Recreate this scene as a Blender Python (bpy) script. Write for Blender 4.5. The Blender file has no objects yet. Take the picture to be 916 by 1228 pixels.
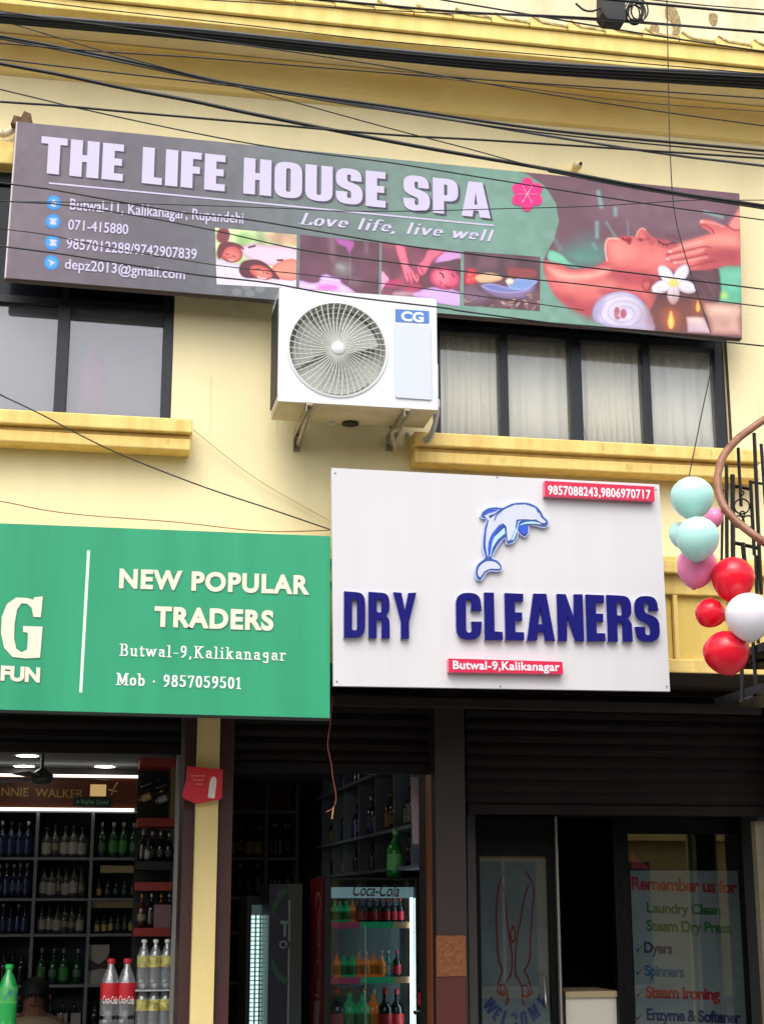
import itertools
import bpy, math, random
from mathutils import Vector, Matrix
from mathutils.geometry import tessellate_polygon
random.seed(7)
R = math.radians
S = bpy.context.scene
COL = S.collection

# ------------------------------------------------------------------ camera, world, sun, exposure
FPX, YAW, PITCH, ROLL = 1850.0, R(10.7), R(14.2), R(-0.1)
CAM = Vector((0.0, -8.0, 1.75))
fwd = Vector((math.sin(YAW)*math.cos(PITCH), math.cos(YAW)*math.cos(PITCH), math.sin(PITCH)))
r0 = Vector((math.cos(YAW), -math.sin(YAW), 0)); u0 = r0.cross(fwd)
rgt = r0*math.cos(ROLL)+u0*math.sin(ROLL); upv = -r0*math.sin(ROLL)+u0*math.cos(ROLL)
cd = bpy.data.cameras.new("camera"); cam = bpy.data.objects.new("camera", cd); COL.objects.link(cam)
cd.sensor_fit = 'VERTICAL'; cd.sensor_height = 36.0; cd.lens = FPX/1228*36.0
cd.clip_start = 0.1; cd.clip_end = 400
cam.matrix_world = Matrix(((rgt.x, upv.x, -fwd.x, CAM.x), (rgt.y, upv.y, -fwd.y, CAM.y), (rgt.z, upv.z, -fwd.z, CAM.z), (0, 0, 0, 1)))
S.camera = cam
w = bpy.data.worlds.new("World"); S.world = w; w.use_nodes = True
nt = w.node_tree; bg = nt.nodes["Background"]
sky = nt.nodes.new("ShaderNodeTexSky"); sky.sky_type = 'NISHITA'; sky.sun_disc = False
sky.sun_elevation = R(56); sky.sun_rotation = R(200); sky.air_density = 1.0; sky.dust_density = 4.0; sky.ozone_density = 0.6
hs = nt.nodes.new("ShaderNodeHueSaturation"); hs.inputs['Saturation'].default_value = 0.35
nt.links.new(sky.outputs[0], hs.inputs['Color']); nt.links.new(hs.outputs[0], bg.inputs[0]); bg.inputs[1].default_value = 0.15
sl = bpy.data.lights.new("sun", 'SUN'); sl.energy = 0.8; sl.angle = R(60); sl.color = (1.0, 0.96, 0.9)
so = bpy.data.objects.new("sun", sl); COL.objects.link(so)
se, sr = R(56), R(200)
sd = Vector((math.sin(sr)*math.cos(se), math.cos(sr)*math.cos(se), math.sin(se)))
so.rotation_euler = sd.to_track_quat('Z', 'Y').to_euler()
S.view_settings.view_transform = 'Standard'; S.view_settings.look = 'None'
S.view_settings.exposure = 0.97; S.view_settings.gamma = 1.0
S.cycles.use_denoising = True
try:
    S.cycles.max_bounces = 8; S.cycles.transparent_max_bounces = 16
except Exception: pass

# ------------------------------------------------------------------ measuring helpers
def ray(px, py):
    return (fwd*FPX + rgt*(px-458) - upv*(py-614))
def at(px, py, Y):
    d = ray(px, py); t = (Y-CAM.y)/d.y
    return CAM+d*t
def X(px, py, Y): return at(px, py, Y).x
def Z(px, py, Y): return at(px, py, Y).z
def PL(pts, Y): return [(at(a, b, Y).x, at(a, b, Y).z) for a, b in pts]
def yat(px, x):                       # the depth at which a wall x = const is seen at column px (near the horizon)
    d = ray(px, 1000); return CAM.y + d.y*(x-CAM.x)/d.x
def mpp(Y): return (Y-CAM.y)/FPX/0.97

# ------------------------------------------------------------------ materials
def lin(c): return tuple(((v/255)/12.92 if v/255 <= .04045 else ((v/255+.055)/1.055)**2.4) for v in c)
MC = {}
def M(name, col=(128, 128, 128), rough=.6, noise=0.0, nscale=4.0, bump=0.0, bscale=60.0, metal=0.0, spec=.5, emit=0.0, streak=False, col2=None, trans=0.0, coat=0.0, alpha=1.0):
    if name in MC: return MC[name]
    m = bpy.data.materials.new(name); m.use_nodes = True; MC[name] = m
    n = m.node_tree.nodes; L = m.node_tree.links; b = n["Principled BSDF"]
    c = lin(col); b.inputs['Base Color'].default_value = (*c, 1)
    b.inputs['Roughness'].default_value = rough; b.inputs['Metallic'].default_value = metal
    b.inputs['Specular IOR Level'].default_value = spec
    b.inputs['Transmission Weight'].default_value = trans
    b.inputs['Coat Weight'].default_value = coat; b.inputs['Alpha'].default_value = alpha
    tc = n.new("ShaderNodeTexCoord"); mp = n.new("ShaderNodeMapping"); L.new(tc.outputs['Object'], mp.inputs[0])
    if noise or col2:
        t = n.new("ShaderNodeTexNoise"); t.inputs['Scale'].default_value = nscale; t.inputs['Detail'].default_value = 6; t.inputs['Roughness'].default_value = .6
        if streak: mp.inputs['Scale'].default_value = (3.0, 3.0, .25)
        L.new(mp.outputs[0], t.inputs['Vector'])
        mx = n.new("ShaderNodeMix"); mx.data_type = 'RGBA'
        c2 = lin(col2) if col2 else tuple(v*(1-noise) for v in c)
        mx.inputs[6].default_value = (*c, 1); mx.inputs[7].default_value = (*c2, 1)
        rp = n.new("ShaderNodeMapRange"); rp.inputs[1].default_value = .38; rp.inputs[2].default_value = .72
        L.new(t.outputs[0], rp.inputs[0]); L.new(rp.outputs[0], mx.inputs[0]); L.new(mx.outputs[2], b.inputs['Base Color'])
    if bump:
        t2 = n.new("ShaderNodeTexNoise"); t2.inputs['Scale'].default_value = bscale; t2.inputs['Detail'].default_value = 4
        L.new(tc.outputs['Object'], t2.inputs['Vector'])
        bp = n.new("ShaderNodeBump"); bp.inputs['Strength'].default_value = bump; bp.inputs['Distance'].default_value = .01
        L.new(t2.outputs[0], bp.inputs['Height']); L.new(bp.outputs[0], b.inputs['Normal'])
    if emit:
        b.inputs['Emission Color'].default_value = (*c, 1); b.inputs['Emission Strength'].default_value = emit
    return m
def glass(name, tint=(235, 238, 240), gloss=.22, rough=.01, diff=0.0, dcol=(150, 155, 160)):
    if name in MC: return MC[name]
    m = bpy.data.materials.new(name); m.use_nodes = True; MC[name] = m
    n = m.node_tree.nodes; L = m.node_tree.links; n.clear()
    out = n.new("ShaderNodeOutputMaterial"); tr = n.new("ShaderNodeBsdfTransparent"); gl = n.new("ShaderNodeBsdfGlossy")
    df = n.new("ShaderNodeBsdfDiffuse"); df.inputs[0].default_value = (*lin(dcol), 1)
    tr.inputs[0].default_value = (*lin(tint), 1); gl.inputs['Roughness'].default_value = rough
    m1 = n.new("ShaderNodeMixShader"); m1.inputs[0].default_value = diff; L.new(tr.outputs[0], m1.inputs[1]); L.new(df.outputs[0], m1.inputs[2])
    m2 = n.new("ShaderNodeMixShader"); m2.inputs[0].default_value = gloss; L.new(m1.outputs[0], m2.inputs[1]); L.new(gl.outputs[0], m2.inputs[2])
    L.new(m2.outputs[0], out.inputs[0]); return m

cream = M('cream_wall_paint', (240, 226, 180), .85, .10, 1.1, .25, 45, streak=True)
creamtop = M('stained_upper_wall', (232, 220, 184), .85, nscale=2.2, col2=(204, 190, 152), bump=.3, bscale=30, streak=True)
soffm = M('soffit_paint', (222, 206, 164), .9, .10, 1.4, .2, 40)
mustard = M('mustard_paint', (234, 204, 124), .75, nscale=5, col2=(214, 178, 98), bump=.25, bscale=40, streak=True)
fasc = M('fascia_yellow_paint', (238, 214, 134), .8, nscale=3, col2=(224, 192, 108), bump=.2, bscale=40, streak=True)
tilem = M('weathered_tile_edge', (214, 190, 128), .9, nscale=30, col2=(92, 72, 44), bump=.5, bscale=60)
dirt = M('black_mould', (52, 42, 30), .95, nscale=40, col2=(110, 92, 60))
blackfr = M('dark_window_aluminium', (34, 37, 44), .4, .2, 8, metal=.3)
brown = M('dark_brown_paint', (36, 21, 19), .6, .35, 6, .2, 30)
darkst = M('dark_shutter_steel', (22, 16, 13), .7, .4, 5, .15, 30, spec=.2)
white = M('white_acrylic', (207, 206, 208), .36, .05, 2.5, coat=.1, streak=True)

# ------------------------------------------------------------------ mesh builder
WL = {}
SCREWS = []
YW = -.40
class MB:
    def __init__(s): s.v = []; s.f = []; s.m = []
    def add(s, vs, fs, mi=0):
        o = len(s.v); s.v += [tuple(v) for v in vs]; s.f += [tuple(i+o for i in f) for f in fs]; s.m += [mi]*len(fs); return s
    def box(s, x0, y0, z0, x1, y1, z1, mi=0):
        x0, x1 = sorted((x0, x1)); y0, y1 = sorted((y0, y1)); z0, z1 = sorted((z0, z1))
        v = [(x, y, z) for z in (z0, z1) for y in (y0, y1) for x in (x0, x1)]
        return s.add(v, [(0, 2, 3, 1), (4, 5, 7, 6), (0, 1, 5, 4), (2, 6, 7, 3), (0, 4, 6, 2), (1, 3, 7, 5)], mi)
    def prism(s, pts, y0, y1=None, holes=(), mi=0, smi=None):
        loops = [list(pts)]+[list(h) for h in holes]
        flat = [p for l in loops for p in l]
        tris = tessellate_polygon([[Vector((p[0], p[1], 0)) for p in l] for l in loops])
        n = len(flat)
        if y1 is None: return s.add([(p[0], y0, p[1]) for p in flat], [tuple(t) for t in tris], mi)
        s.add([(p[0], y0, p[1]) for p in flat]+[(p[0], y1, p[1]) for p in flat], [tuple(t) for t in tris]+[tuple(i+n for i in reversed(t)) for t in tris], mi)
        o = len(s.v)-2*n; k = 0
        for l in loops:
            m_ = len(l)
            for i in range(m_):
                a, b = o+k+i, o+k+(i+1) % m_
                s.f.append((a, b, b+n, a+n)); s.m.append(mi if smi is None else smi)
            k += m_
        return s
    def tube(s, pts, r, seg=6, mi=0, closed=False):
        pts = [Vector(p) for p in pts]; n = len(pts); rings = []
        for i, p in enumerate(pts):
            if closed: t = pts[(i+1) % n]-pts[i-1]
            else: t = pts[min(i+1, n-1)]-pts[max(i-1, 0)]
            t.normalize(); a = Vector((0, 0, 1)) if abs(t.z) < .9 else Vector((0, 1, 0))
            b = t.cross(a).normalized(); c = t.cross(b).normalized()
            rr = r[i] if isinstance(r, (list, tuple)) else r
            rings.append([p+b*rr*math.cos(2*math.pi*k/seg)+c*rr*math.sin(2*math.pi*k/seg) for k in range(seg)])
        vs = [v for q in rings for v in q]; fs = []
        for i in range(n if closed else n-1):
            j = (i+1) % n
            for k in range(seg): fs.append((i*seg+k, i*seg+(k+1) % seg, j*seg+(k+1) % seg, j*seg+k))
        if not closed: fs += [tuple(range(seg)), tuple((n-1)*seg+k for k in reversed(range(seg)))]
        return s.add(vs, fs, mi)
    def lathe(s, prof, c=(0, 0, 0), seg=12, axis='z', mis=None):
        vs = []; fs = []
        for (r, h) in prof:
            for k in range(seg):
                a = 2*math.pi*k/seg; p = (r*math.cos(a), r*math.sin(a), h)
                if axis == 'y': p = (p[0], p[2], p[1])
                if axis == 'x': p = (p[2], p[1], p[0])
                vs.append((c[0]+p[0], c[1]+p[1], c[2]+p[2]))
        for i in range(len(prof)-1):
            for k in range(seg): fs.append((i*seg+k, i*seg+(k+1) % seg, (i+1)*seg+(k+1) % seg, (i+1)*seg+k))
        o = len(s.f); s.add(vs, fs)
        if mis:
            for i in range(len(prof)-1):
                for k in range(seg): s.m[o+i*seg+k] = mis[i]
        return s
    def build(s, name, mats, parent=None, smooth=False, bevel=0.0):
        me = bpy.data.meshes.new(name); me.from_pydata(s.v, [], s.f)
        for m in (mats if isinstance(mats, (list, tuple)) else [mats]): me.materials.append(m)
        me.polygons.foreach_set('material_index', s.m)
        if smooth: me.polygons.foreach_set('use_smooth', [True]*len(s.f))
        me.update()
        o = bpy.data.objects.new(name, me); COL.objects.link(o)
        if parent is not None:
            o.parent = parent; o.location = -WL.get(parent.name, Vector((0, 0, 0)))
        if bevel:
            md = o.modifiers.new('bevel', 'BEVEL'); md.width = bevel; md.segments = 2; md.limit_method = 'ANGLE'
        return o
def box(*a): return MB().box(*a)
def tag(o, label=None, cat=None, group=None, kind=None):
    if label: o['label'] = label
    if cat: o['category'] = cat
    if group: o['group'] = group
    if kind: o['kind'] = kind
    return o
def thing(name, loc, label, cat, group=None):
    o = bpy.data.objects.new(name, None); COL.objects.link(o); o.location = loc; o.empty_display_size = .1
    WL[o.name] = Vector(loc); return tag(o, label, cat, group)
def cr(pts, n=6, closed=False):        # Catmull-Rom through points of any dimension
    P = [Vector(p) for p in pts]; N = len(P); out = []
    for i in range(N if closed else N-1):
        p1, p2 = P[i], P[(i+1) % N]
        p0 = P[i-1] if (closed or i > 0) else p1*2-p2
        p3 = P[(i+2) % N] if (closed or i+2 < N) else p2*2-p1
        for k in range(n):
            t = k/n
            out.append(.5*((2*p1)+(p2-p0)*t+(2*p0-5*p1+4*p2-p3)*t*t+(3*p1-p0-3*p2+p3)*t**3))
    if not closed: out.append(P[-1])
    return out
def fillet(pts, seg=5):
    out = []; n = len(pts)
    for i in range(n):
        p = pts[i]; r = p[2] if len(p) > 2 else 0; c = Vector(p[:2])
        if r <= 0: out.append((c.x, c.y)); continue
        a = (Vector(pts[i-1][:2])-c); b = (Vector(pts[(i+1) % n][:2])-c)
        r = min(r, a.length*.5, b.length*.5) if False else r
        a.normalize(); b.normalize(); A = c+a*r; B = c+b*r
        for k in range(seg+1):
            t = k/seg; q = A*(1-t)**2+c*2*t*(1-t)*(.12+.88)+B*t*t
            # closer to a circle than a plain quadratic
            out.append((q.x, q.y))
    return out

# ------------------------------------------------------------------ lettering
GL = {
 'I': (26, [(0, 0), (26, 0), (26, 100), (0, 100)], []),
 'H': (60, [(0, 0), (25, 0), (25, 41), (35, 41), (35, 0), (60, 0), (60, 100), (35, 100), (35, 60), (25, 60), (25, 100), (0, 100)], []),
 'T': (54, [(14.5, 0), (39.5, 0), (39.5, 81), (54, 81), (54, 100), (0, 100), (0, 81), (14.5, 81)], []),
 'E': (44, [(0, 0), (44, 0), (44, 19), (25, 19), (25, 41), (41, 41), (41, 60), (25, 60), (25, 81), (44, 81), (44, 100), (0, 100)], []),
 'F': (43, [(0, 0), (25, 0), (25, 41), (40, 41), (40, 60), (25, 60), (25, 81), (43, 81), (43, 100), (0, 100)], []),
 'L': (42, [(0, 0), (42, 0), (42, 19), (25, 19), (25, 100), (0, 100)], []),
 'O': (60, [(0, 0, 26), (60, 0, 26), (60, 100, 26), (0, 100, 26)], [[(25, 17, 5), (35, 17, 5), (35, 83, 5), (25, 83, 5)]]),
 'U': (60, [(0, 100), (0, 0, 26), (60, 0, 26), (60, 100), (35, 100), (35, 17, 5), (25, 17, 5), (25, 100)], []),
 'P': (57, [(0, 0), (25, 0), (25, 36), (57, 36, 24), (57, 100, 24), (0, 100)], [[(25.5, 53), (33, 53, 4), (33, 83, 4), (25.5, 83)]]),
 'D': (59, [(0, 0), (59, 0, 26), (59, 100, 26), (0, 100)], [[(25, 18), (34, 18, 5), (34, 82, 5), (25, 82)]]),
 'R': (60, [(0, 0), (25, 0), (25, 40), (34, 40, 5), (34, 0), (59, 0), (59, 42, 9), (50, 49, 3), (59, 57, 8), (59, 100, 24), (0, 100)], [[(25.5, 57), (34, 57, 4), (34, 83, 5), (25.5, 83)]]),
 'A': (66, [(0, 0), (25, 0), (27.5, 18), (38.5, 18), (41, 0), (66, 0), (49, 100), (17, 100)], [[(29.5, 35), (36.5, 35), (33, 72)]]),
 'Y': (65, [(20, 0), (45, 0), (45, 36), (65, 100), (40, 100), (32.5, 62), (25, 100), (0, 100), (20, 36)], []),
 'C': (59, [(59, 60), (59, 100, 26), (0, 100, 26), (0, 0, 26), (59, 0, 26), (59, 40), (34, 40), (34, 17, 5), (25, 17, 5), (25, 83, 5), (34, 83, 5), (34, 60)], []),
 'S': (59, [(57, 66), (57, 100, 25), (0, 100, 25), (0, 50, 17), (34, 36, 7), (34, 17, 4), (25, 17, 4), (25, 34), (0, 34), (0, 0, 25), (59, 0, 25), (59, 52, 18), (25, 64, 6), (25, 83, 4), (33, 83, 4), (33, 66)], []),
 'N': (62, [(0, 0), (23, 0), (23, 52), (39, 0), (62, 0), (62, 100), (39, 100), (39, 50), (23, 100), (0, 100)], []),
 'W': (92, [(12, 0), (38, 0), (46, 48), (54, 0), (80, 0), (92, 100), (68, 100), (64, 42), (56, 100), (36, 100), (28, 42), (24, 100), (0, 100)], []),
 'M': (76, [(0, 0), (22, 0), (22, 58), (31, 0), (45, 0), (54, 58), (54, 0), (76, 0), (76, 100), (46, 100), (38, 55), (30, 100), (0, 100)], []),
}
def frame_of(x0, y0, x1, y1, h, Y):
    o = at(x0, y0, Y); e = at(x1, y1, Y); up = at((x0+x1)/2, (y0+y1)/2-h, Y).z-at((x0+x1)/2, (y0+y1)/2, Y).z
    return o, e-o, up
def block(s, x0, y0, x1, y1, h, Y, depth, mat, parent, gap=7, space=30, each=None, grow=0, sx=0, shear=0):
    """heavy condensed capitals; each = name gives one object per letter"""
    o, r, up = frame_of(x0, y0, x1, y1, h, Y)
    tot = 0
    for c in s: tot += (space if c == ' ' else GL[c][0])+gap
    tot -= gap
    mb = MB(); cur = 0; objs = []
    for c in s:
        if c == ' ':
            cur += space+gap
            if not each and mb.v: mb.build('lettering', mat, parent); mb = MB()
            continue
        wd, out, holes = GL[c]
        def mp(p):
            u = (p[0]+cur+shear*p[1])/tot; v = p[1]/100
            return (o.x+r.x*u+sx, o.z+r.z*u+up*v)
        a = [mp(p) for p in fillet(out)]; hs_ = [[mp(p) for p in fillet(h_)] for h_ in holes]
        if grow:
            cx = sum(p[0] for p in a)/len(a); cz = sum(p[1] for p in a)/len(a)
        mb.prism(a, Y-depth if depth else Y, Y if depth else None, hs_)
        if each: objs.append(mb.build(each, mat, parent)); mb = MB()
        cur += wd+gap
    if not each: return mb.build('lettering', mat, parent)
    return objs
_cap = {}
def fmesh(s, off, space):
    cu = bpy.data.curves.new('t', 'FONT'); cu.body = s; cu.offset = off; cu.resolution_u = 3 if any(ch_ in '0123456789' for ch_ in s) else 6; cu.space_character = space; cu.size = 1
    ob = bpy.data.objects.new('t', cu); me = bpy.data.meshes.new_from_object(ob)
    vs = [(v.co.x, v.co.y) for v in me.vertices]; fs = [tuple(p.vertices) for p in me.polygons]
    bpy.data.objects.remove(ob); bpy.data.curves.remove(cu); bpy.data.meshes.remove(me)
    return vs, fs
def text(s, x0, y0, x1, y1, h, Y, mat, parent, bold=0.0, shear=0.0, space=1.0, name='lettering', arc=None, emb=0):
    if bold not in _cap: _cap[bold] = max(v[1] for v in fmesh('H', bold, 1)[0])
    ch = _cap[bold]; vs, fs = fmesh(s, bold, space)
    a = min(v[0] for v in vs); b = max(v[0] for v in vs)
    o, r, up = frame_of(x0, y0, x1, y1, h, Y)
    out = []
    for (x, y) in vs:
        u = (x+shear*y-a)/(b-a); v = y/ch
        out.append((o.x+r.x*u, Y, o.z+r.z*u+up*v))
    mb = MB(); mb.add(out, fs)
    if emb: mb.add([(p[0], p[1]+emb, p[2]) for p in out], fs)
    return mb.build(name, mat, parent)
def earc(cx, cy, rx, ry, a0, a1, n=8): return [(cx+rx*math.cos(R(a0+(a1-a0)*i/n)), cy+ry*math.sin(R(a0+(a1-a0)*i/n))) for i in range(n+1)]
SF = {   # strokes of a serif hand: (advance, [polylines])
 'B': (56, [[(12, 0), (12, 70)], [(2, 70), (26, 70)]+earc(26, 53, 17, 17, 90, -90)+[(12, 36)], [(26, 36)]+earc(28, 18, 20, 18, 90, -90)+[(2, 0)]]),
 'u': (46, [[(0, 44), (8, 44), (8, 12)]+earc(20, 12, 12, 12, 180, 340), [(26, 44), (34, 44), (34, 0), (42, 0)]]),
 't': (32, [[(12, 58), (12, 10)]+earc(20, 10, 8, 10, 180, 340), [(2, 44), (27, 44)]]),
 'w': (66, [[(2, 44), (16, 2), (31, 42), (44, 2), (58, 44)], [(-2, 44), (8, 44)], [(52, 44), (64, 44)]]),
 'a': (46, [[(8, 36)]+earc(20, 32, 12, 12, 150, 0)+[(32, 6), (40, 0)], earc(20, 14, 13, 13, 60, 320)]),
 'l': (26, [[(0, 70), (11, 70), (11, 0)], [(1, 0), (22, 0)]]),
 'i': (26, [[(1, 44), (11, 44), (11, 0)], [(1, 0), (22, 0)], [(11, 60), (11, 66)]]),
 'k': (50, [[(0, 70), (10, 70), (10, 0)], [(1, 0), (20, 0)], [(34, 44), (12, 20)], [(20, 26), (38, 0), (46, 0)], [(28, 44), (42, 44)]]),
 'K': (62, [[(12, 70), (12, 0)], [(2, 0), (24, 0)], [(2, 70), (24, 70)], [(46, 70), (14, 32)], [(24, 42), (48, 0), (58, 0)], [(38, 70), (56, 70)]]),
 'n': (50, [[(0, 44), (10, 44), (10, 0)], [(1, 0), (20, 0)], earc(22, 30, 13, 14, 160, 0)+[(35, 0)], [(26, 0), (45, 0)]]),
 'g': (46, [earc(20, 30, 13, 13, 0, 360, 12), [(33, 44), (33, -8)]+earc(20, -8, 13, 10, 0, -170)]),
 'r': (38, [[(0, 44), (10, 44), (10, 0)], [(1, 0), (20, 0)], earc(24, 30, 13, 14, 160, 40)]),
 'M': (80, [[(12, 70), (12, 0)], [(2, 0), (22, 0)], [(2, 70), (14, 70), (38, 8), (62, 70), (74, 70)], [(64, 70), (64, 0)], [(54, 0), (74, 0)]]),
 'o': (44, [earc(20, 22, 15, 22, 0, 360, 14)]),
 'b': (48, [[(0, 70), (10, 70), (10, 0)], earc(24, 22, 15, 22, 150, -160, 14)]),
 'L': (52, [[(12, 70), (12, 0)], [(2, 70), (24, 70)], [(2, 0), (44, 0), (46, 16)]]),
 'v': (46, [[(4, 44), (20, 2), (36, 44)], [(-2, 44), (10, 44)], [(30, 44), (42, 44)]]),
 'e': (44, [[(6, 24), (34, 24)]+earc(20, 24, 14, 20, 0, 320, 12)]),
 'f': (32, [[(11, 0), (11, 56)]+earc(21, 56, 10, 14, 180, 40), [(2, 44), (26, 44)], [(3, 0), (21, 0)]]),
 ',': (20, [[(8, 4), (8, 0), (4, -10)]]), '-': (34, [[(6, 24), (26, 24)]]), '.': (20, [[(8, 0), (8, 5)]]), '·': (30, [[(12, 24), (12, 29)]]), ' ': (30, []),
 '9': (46, [earc(20, 50, 14, 19, 0, 360, 12), [(34, 50), (32, 20), (14, 0), (8, 0)]]),
 '8': (46, [earc(20, 53, 12, 16, 0, 360, 12), earc(20, 18, 15, 18, 0, 360, 12)]),
 '5': (46, [[(34, 68), (10, 68), (8, 40)]+earc(18, 22, 16, 20, 100, -150)]),
 '7': (46, [[(6, 58), (6, 68), (36, 68), (16, 0)]]),
 '0': (46, [earc(20, 35, 15, 34, 0, 360, 14)]),
 '1': (36, [[(6, 58), (17, 68), (17, 0)], [(6, 0), (28, 0)]]),
}
def serif(s, x0, y0, x1, y1, h, Y, mat, parent, shear=0.0, nib=11, thin=4, sp=4, name='lettering'):
    o, r, up = frame_of(x0, y0, x1, y1, h, Y)
    tot = sum(SF[c][0]+sp for c in s); mb = MB(); cur = 0; k = 0
    for c in s:
        if c == ' ' and mb.v: mb.build(name, mat, parent); mb = MB()
        for pl in SF[c][1]:
            if shear and c in 'li' and len(pl) == 3: pl = pl[1:]
            if shear and len(pl) == 2 and pl[0][1] == pl[1][1] and not (c in 'ft' and pl[0][1] == 44) and c not in '-': continue
            for (p, q) in zip(pl[:-1], pl[1:]):
                a, b = nib/2, thin/2
                corners = [(P_[0]+sx*a, P_[1]+sz*b) for P_ in (p, q) for sx in (-1, 1) for sz in (-1, 1)]
                # convex hull
                cs = sorted(set(corners)); lo = []; hi = []
                def crs(o_, a_, b_): return (a_[0]-o_[0])*(b_[1]-o_[1])-(a_[1]-o_[1])*(b_[0]-o_[0])
                for c_ in cs:
                    while len(lo) > 1 and crs(lo[-2], lo[-1], c_) <= 0: lo.pop()
                    lo.append(c_)
                for c_ in reversed(cs):
                    while len(hi) > 1 and crs(hi[-2], hi[-1], c_) <= 0: hi.pop()
                    hi.append(c_)
                hull = lo[:-1]+hi[:-1]; k += 1; yy = Y-.00008*(k % 8)
                mb.add([(o.x+r.x*(cur+x+shear*z)/tot, yy, o.z+r.z*(cur+x+shear*z)/tot+up*z/70) for x, z in hull], [tuple(range(len(hull)))])
        cur += SF[c][0]+sp
    return mb.build(name, mat, parent)
def flat(name, pts, Y, mat, parent, smooth=0, dep=None, holes=()):
    if smooth: pts = [(v[0], v[1]) for v in cr(pts, smooth, True)]
    return MB().prism(PL(pts, Y), Y, (Y+dep) if dep else None, [PL(h, Y) for h in holes]).build(name, mat, parent)
def ell(cx, cy, rx, ry, n=24, rot=0):
    return [(cx+rx*math.cos(a)*math.cos(rot)-ry*math.sin(a)*math.sin(rot), cy+rx*math.cos(a)*math.sin(rot)+ry*math.sin(a)*math.cos(rot)) for a in [2*math.pi*i/n for i in range(n)]]

# ================================================================== SETTING
zf = 0.15                                            # shop floor
g = box(-60, -60, -.3, 60, 60, 0).build('road', M('asphalt', (72, 72, 74), .9, .2, 3, .5, 80)); tag(g, kind='structure')
g = box(-14, -2.6, 0.004, 14, 0.5, .14).build('pavement', M('pavement_concrete', (150, 146, 138), .85, .2, 3, .3, 50)); tag(g, kind='structure')
for k in range(12):
    pass

# ------------------------------------------------------------------ the building
B = thing('shop_building', (0, 0, 0), 'yellow two-storey shop building with mustard sills and dark shuttered shopfronts', 'building')
zsl = Z(860, 808, -.1)                               # underside of the first-floor slab
zj = Z(458, 95, 0)                                   # wall meets the upper soffit
def solveY(px, py, z):
    d = ray(px, py); return CAM.y+d.y*(z-CAM.z)/d.z
yfa = solveY(458, 50, zj)                            # fascia plane
XL, XR = -7.0, 9.0
ztr = Z(640, 407, .06)                               # transom underside
zs = Z(650, 536, 0)                                  # window sill level
zh = Z(5, 205, 0)                                    # window head
WLx0, WLx1 = X(-140, 430, 0), X(207.5, 430, 0)
WRx0, WRx1 = X(519, 500, 0), X(871, 480, 0)
wb = MB()
for (a, b, c, d) in ((XL, WLx0, zsl, zj), (WLx0, WLx1, zsl, zs), (WLx0, WLx1, zh, zj), (WLx1, WRx0, zsl, zj), (WRx0, WRx1, zsl, zs), (WRx0, WRx1, zh, zj), (WRx1, XR, zsl, zj)):
    wb.box(a, 0, c, b, .23, d)
wb.build('wall', cream, B)
box(XL, .23, zsl+.001, XR, 9, zsl+.14).build('floor_slab', M('dark_slab', (60, 54, 48), .9, .2), B)
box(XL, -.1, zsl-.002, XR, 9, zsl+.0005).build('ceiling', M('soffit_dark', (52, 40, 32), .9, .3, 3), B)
# upper cantilever
box(XL, yfa, zj, XR, 1.2, zj+.10).build('soffit', soffm, B)
mb = MB(); n = 6; r_ = .17  # added cove: corner shade under the soffit put into shape and yellow colour
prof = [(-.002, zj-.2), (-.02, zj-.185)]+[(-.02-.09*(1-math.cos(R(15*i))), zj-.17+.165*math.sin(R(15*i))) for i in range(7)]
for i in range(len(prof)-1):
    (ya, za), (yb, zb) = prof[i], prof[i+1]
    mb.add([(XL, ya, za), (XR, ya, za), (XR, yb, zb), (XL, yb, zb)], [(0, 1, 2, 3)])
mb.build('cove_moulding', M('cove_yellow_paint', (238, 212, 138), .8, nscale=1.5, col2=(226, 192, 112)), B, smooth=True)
zf1 = Z(458, 39, yfa)                                # groove
zf2 = Z(458, 20, yfa)
box(XL, yfa-.012, zj-.004, XR, yfa+.12, zf1).build('fascia', fasc, B, bevel=.006)
box(XL, yfa-.035, zf1+.006, XR, yfa+.12, zf2).build('fascia_board', fasc, B, bevel=.006)
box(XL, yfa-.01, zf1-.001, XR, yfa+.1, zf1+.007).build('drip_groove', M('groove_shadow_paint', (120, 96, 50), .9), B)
# coping tiles: saw-tooth edge pieces standing on the fascia
tw = (X(810, 60, yfa)-X(766, 54, yfa))
xx = X(722, 48, yfa)-tw*26
k = 0
while xx < XR-.5:
    h0 = zf2+.004; jit = random.uniform(-.003, .003)
    pts = [(xx+.002, h0), (xx+tw*.98, h0), (xx+tw*.98, h0+.012), (xx+tw*.9, h0+.018+jit), (xx+tw*.35, h0+.024+jit), (xx+tw*.22, h0+.036), (xx+.012, h0+.058), (xx+.002, h0+.05)]
    mb = MB().prism(pts, yfa-.055, yfa+.2)
    mb.prism([(xx+tw*.98, h0+.0125), (xx+tw*.9, h0+.0185+jit), (xx+tw*.35, h0+.0245+jit), (xx+tw*.22, h0+.0365), (xx+.012, h0+.0585), (xx+.02, h0+.067), (xx+tw*.24, h0+.049), (xx+tw*.36, h0+.036+jit), (xx+tw*.9, h0+.031+jit), (xx+tw*1.0, h0+.026)], yfa-.06, yfa+.2, mi=1)
    mb.build('coping_tile', [fasc, tilem], B); xx += tw; k += 1
box(XL, yfa+.02, zf2+.0, XR, yfa+.25, zf2+3.2).build('upper_wall', creamtop, B)
box(XL, 9, 0, XR, 9.2, zj).build('back_wall', cream, B)
box(XL-.2, -.1, 0, XL, 9.2, zj).build('side_wall', cream, B); box(XR, -.1, 0, XR+.2, 9.2, zj).build('side_wall', cream, B)
box(XL, 1.2, zj-.001, XR, 9.2, zj+.1).build('roof_slab', soffm, B)
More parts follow.
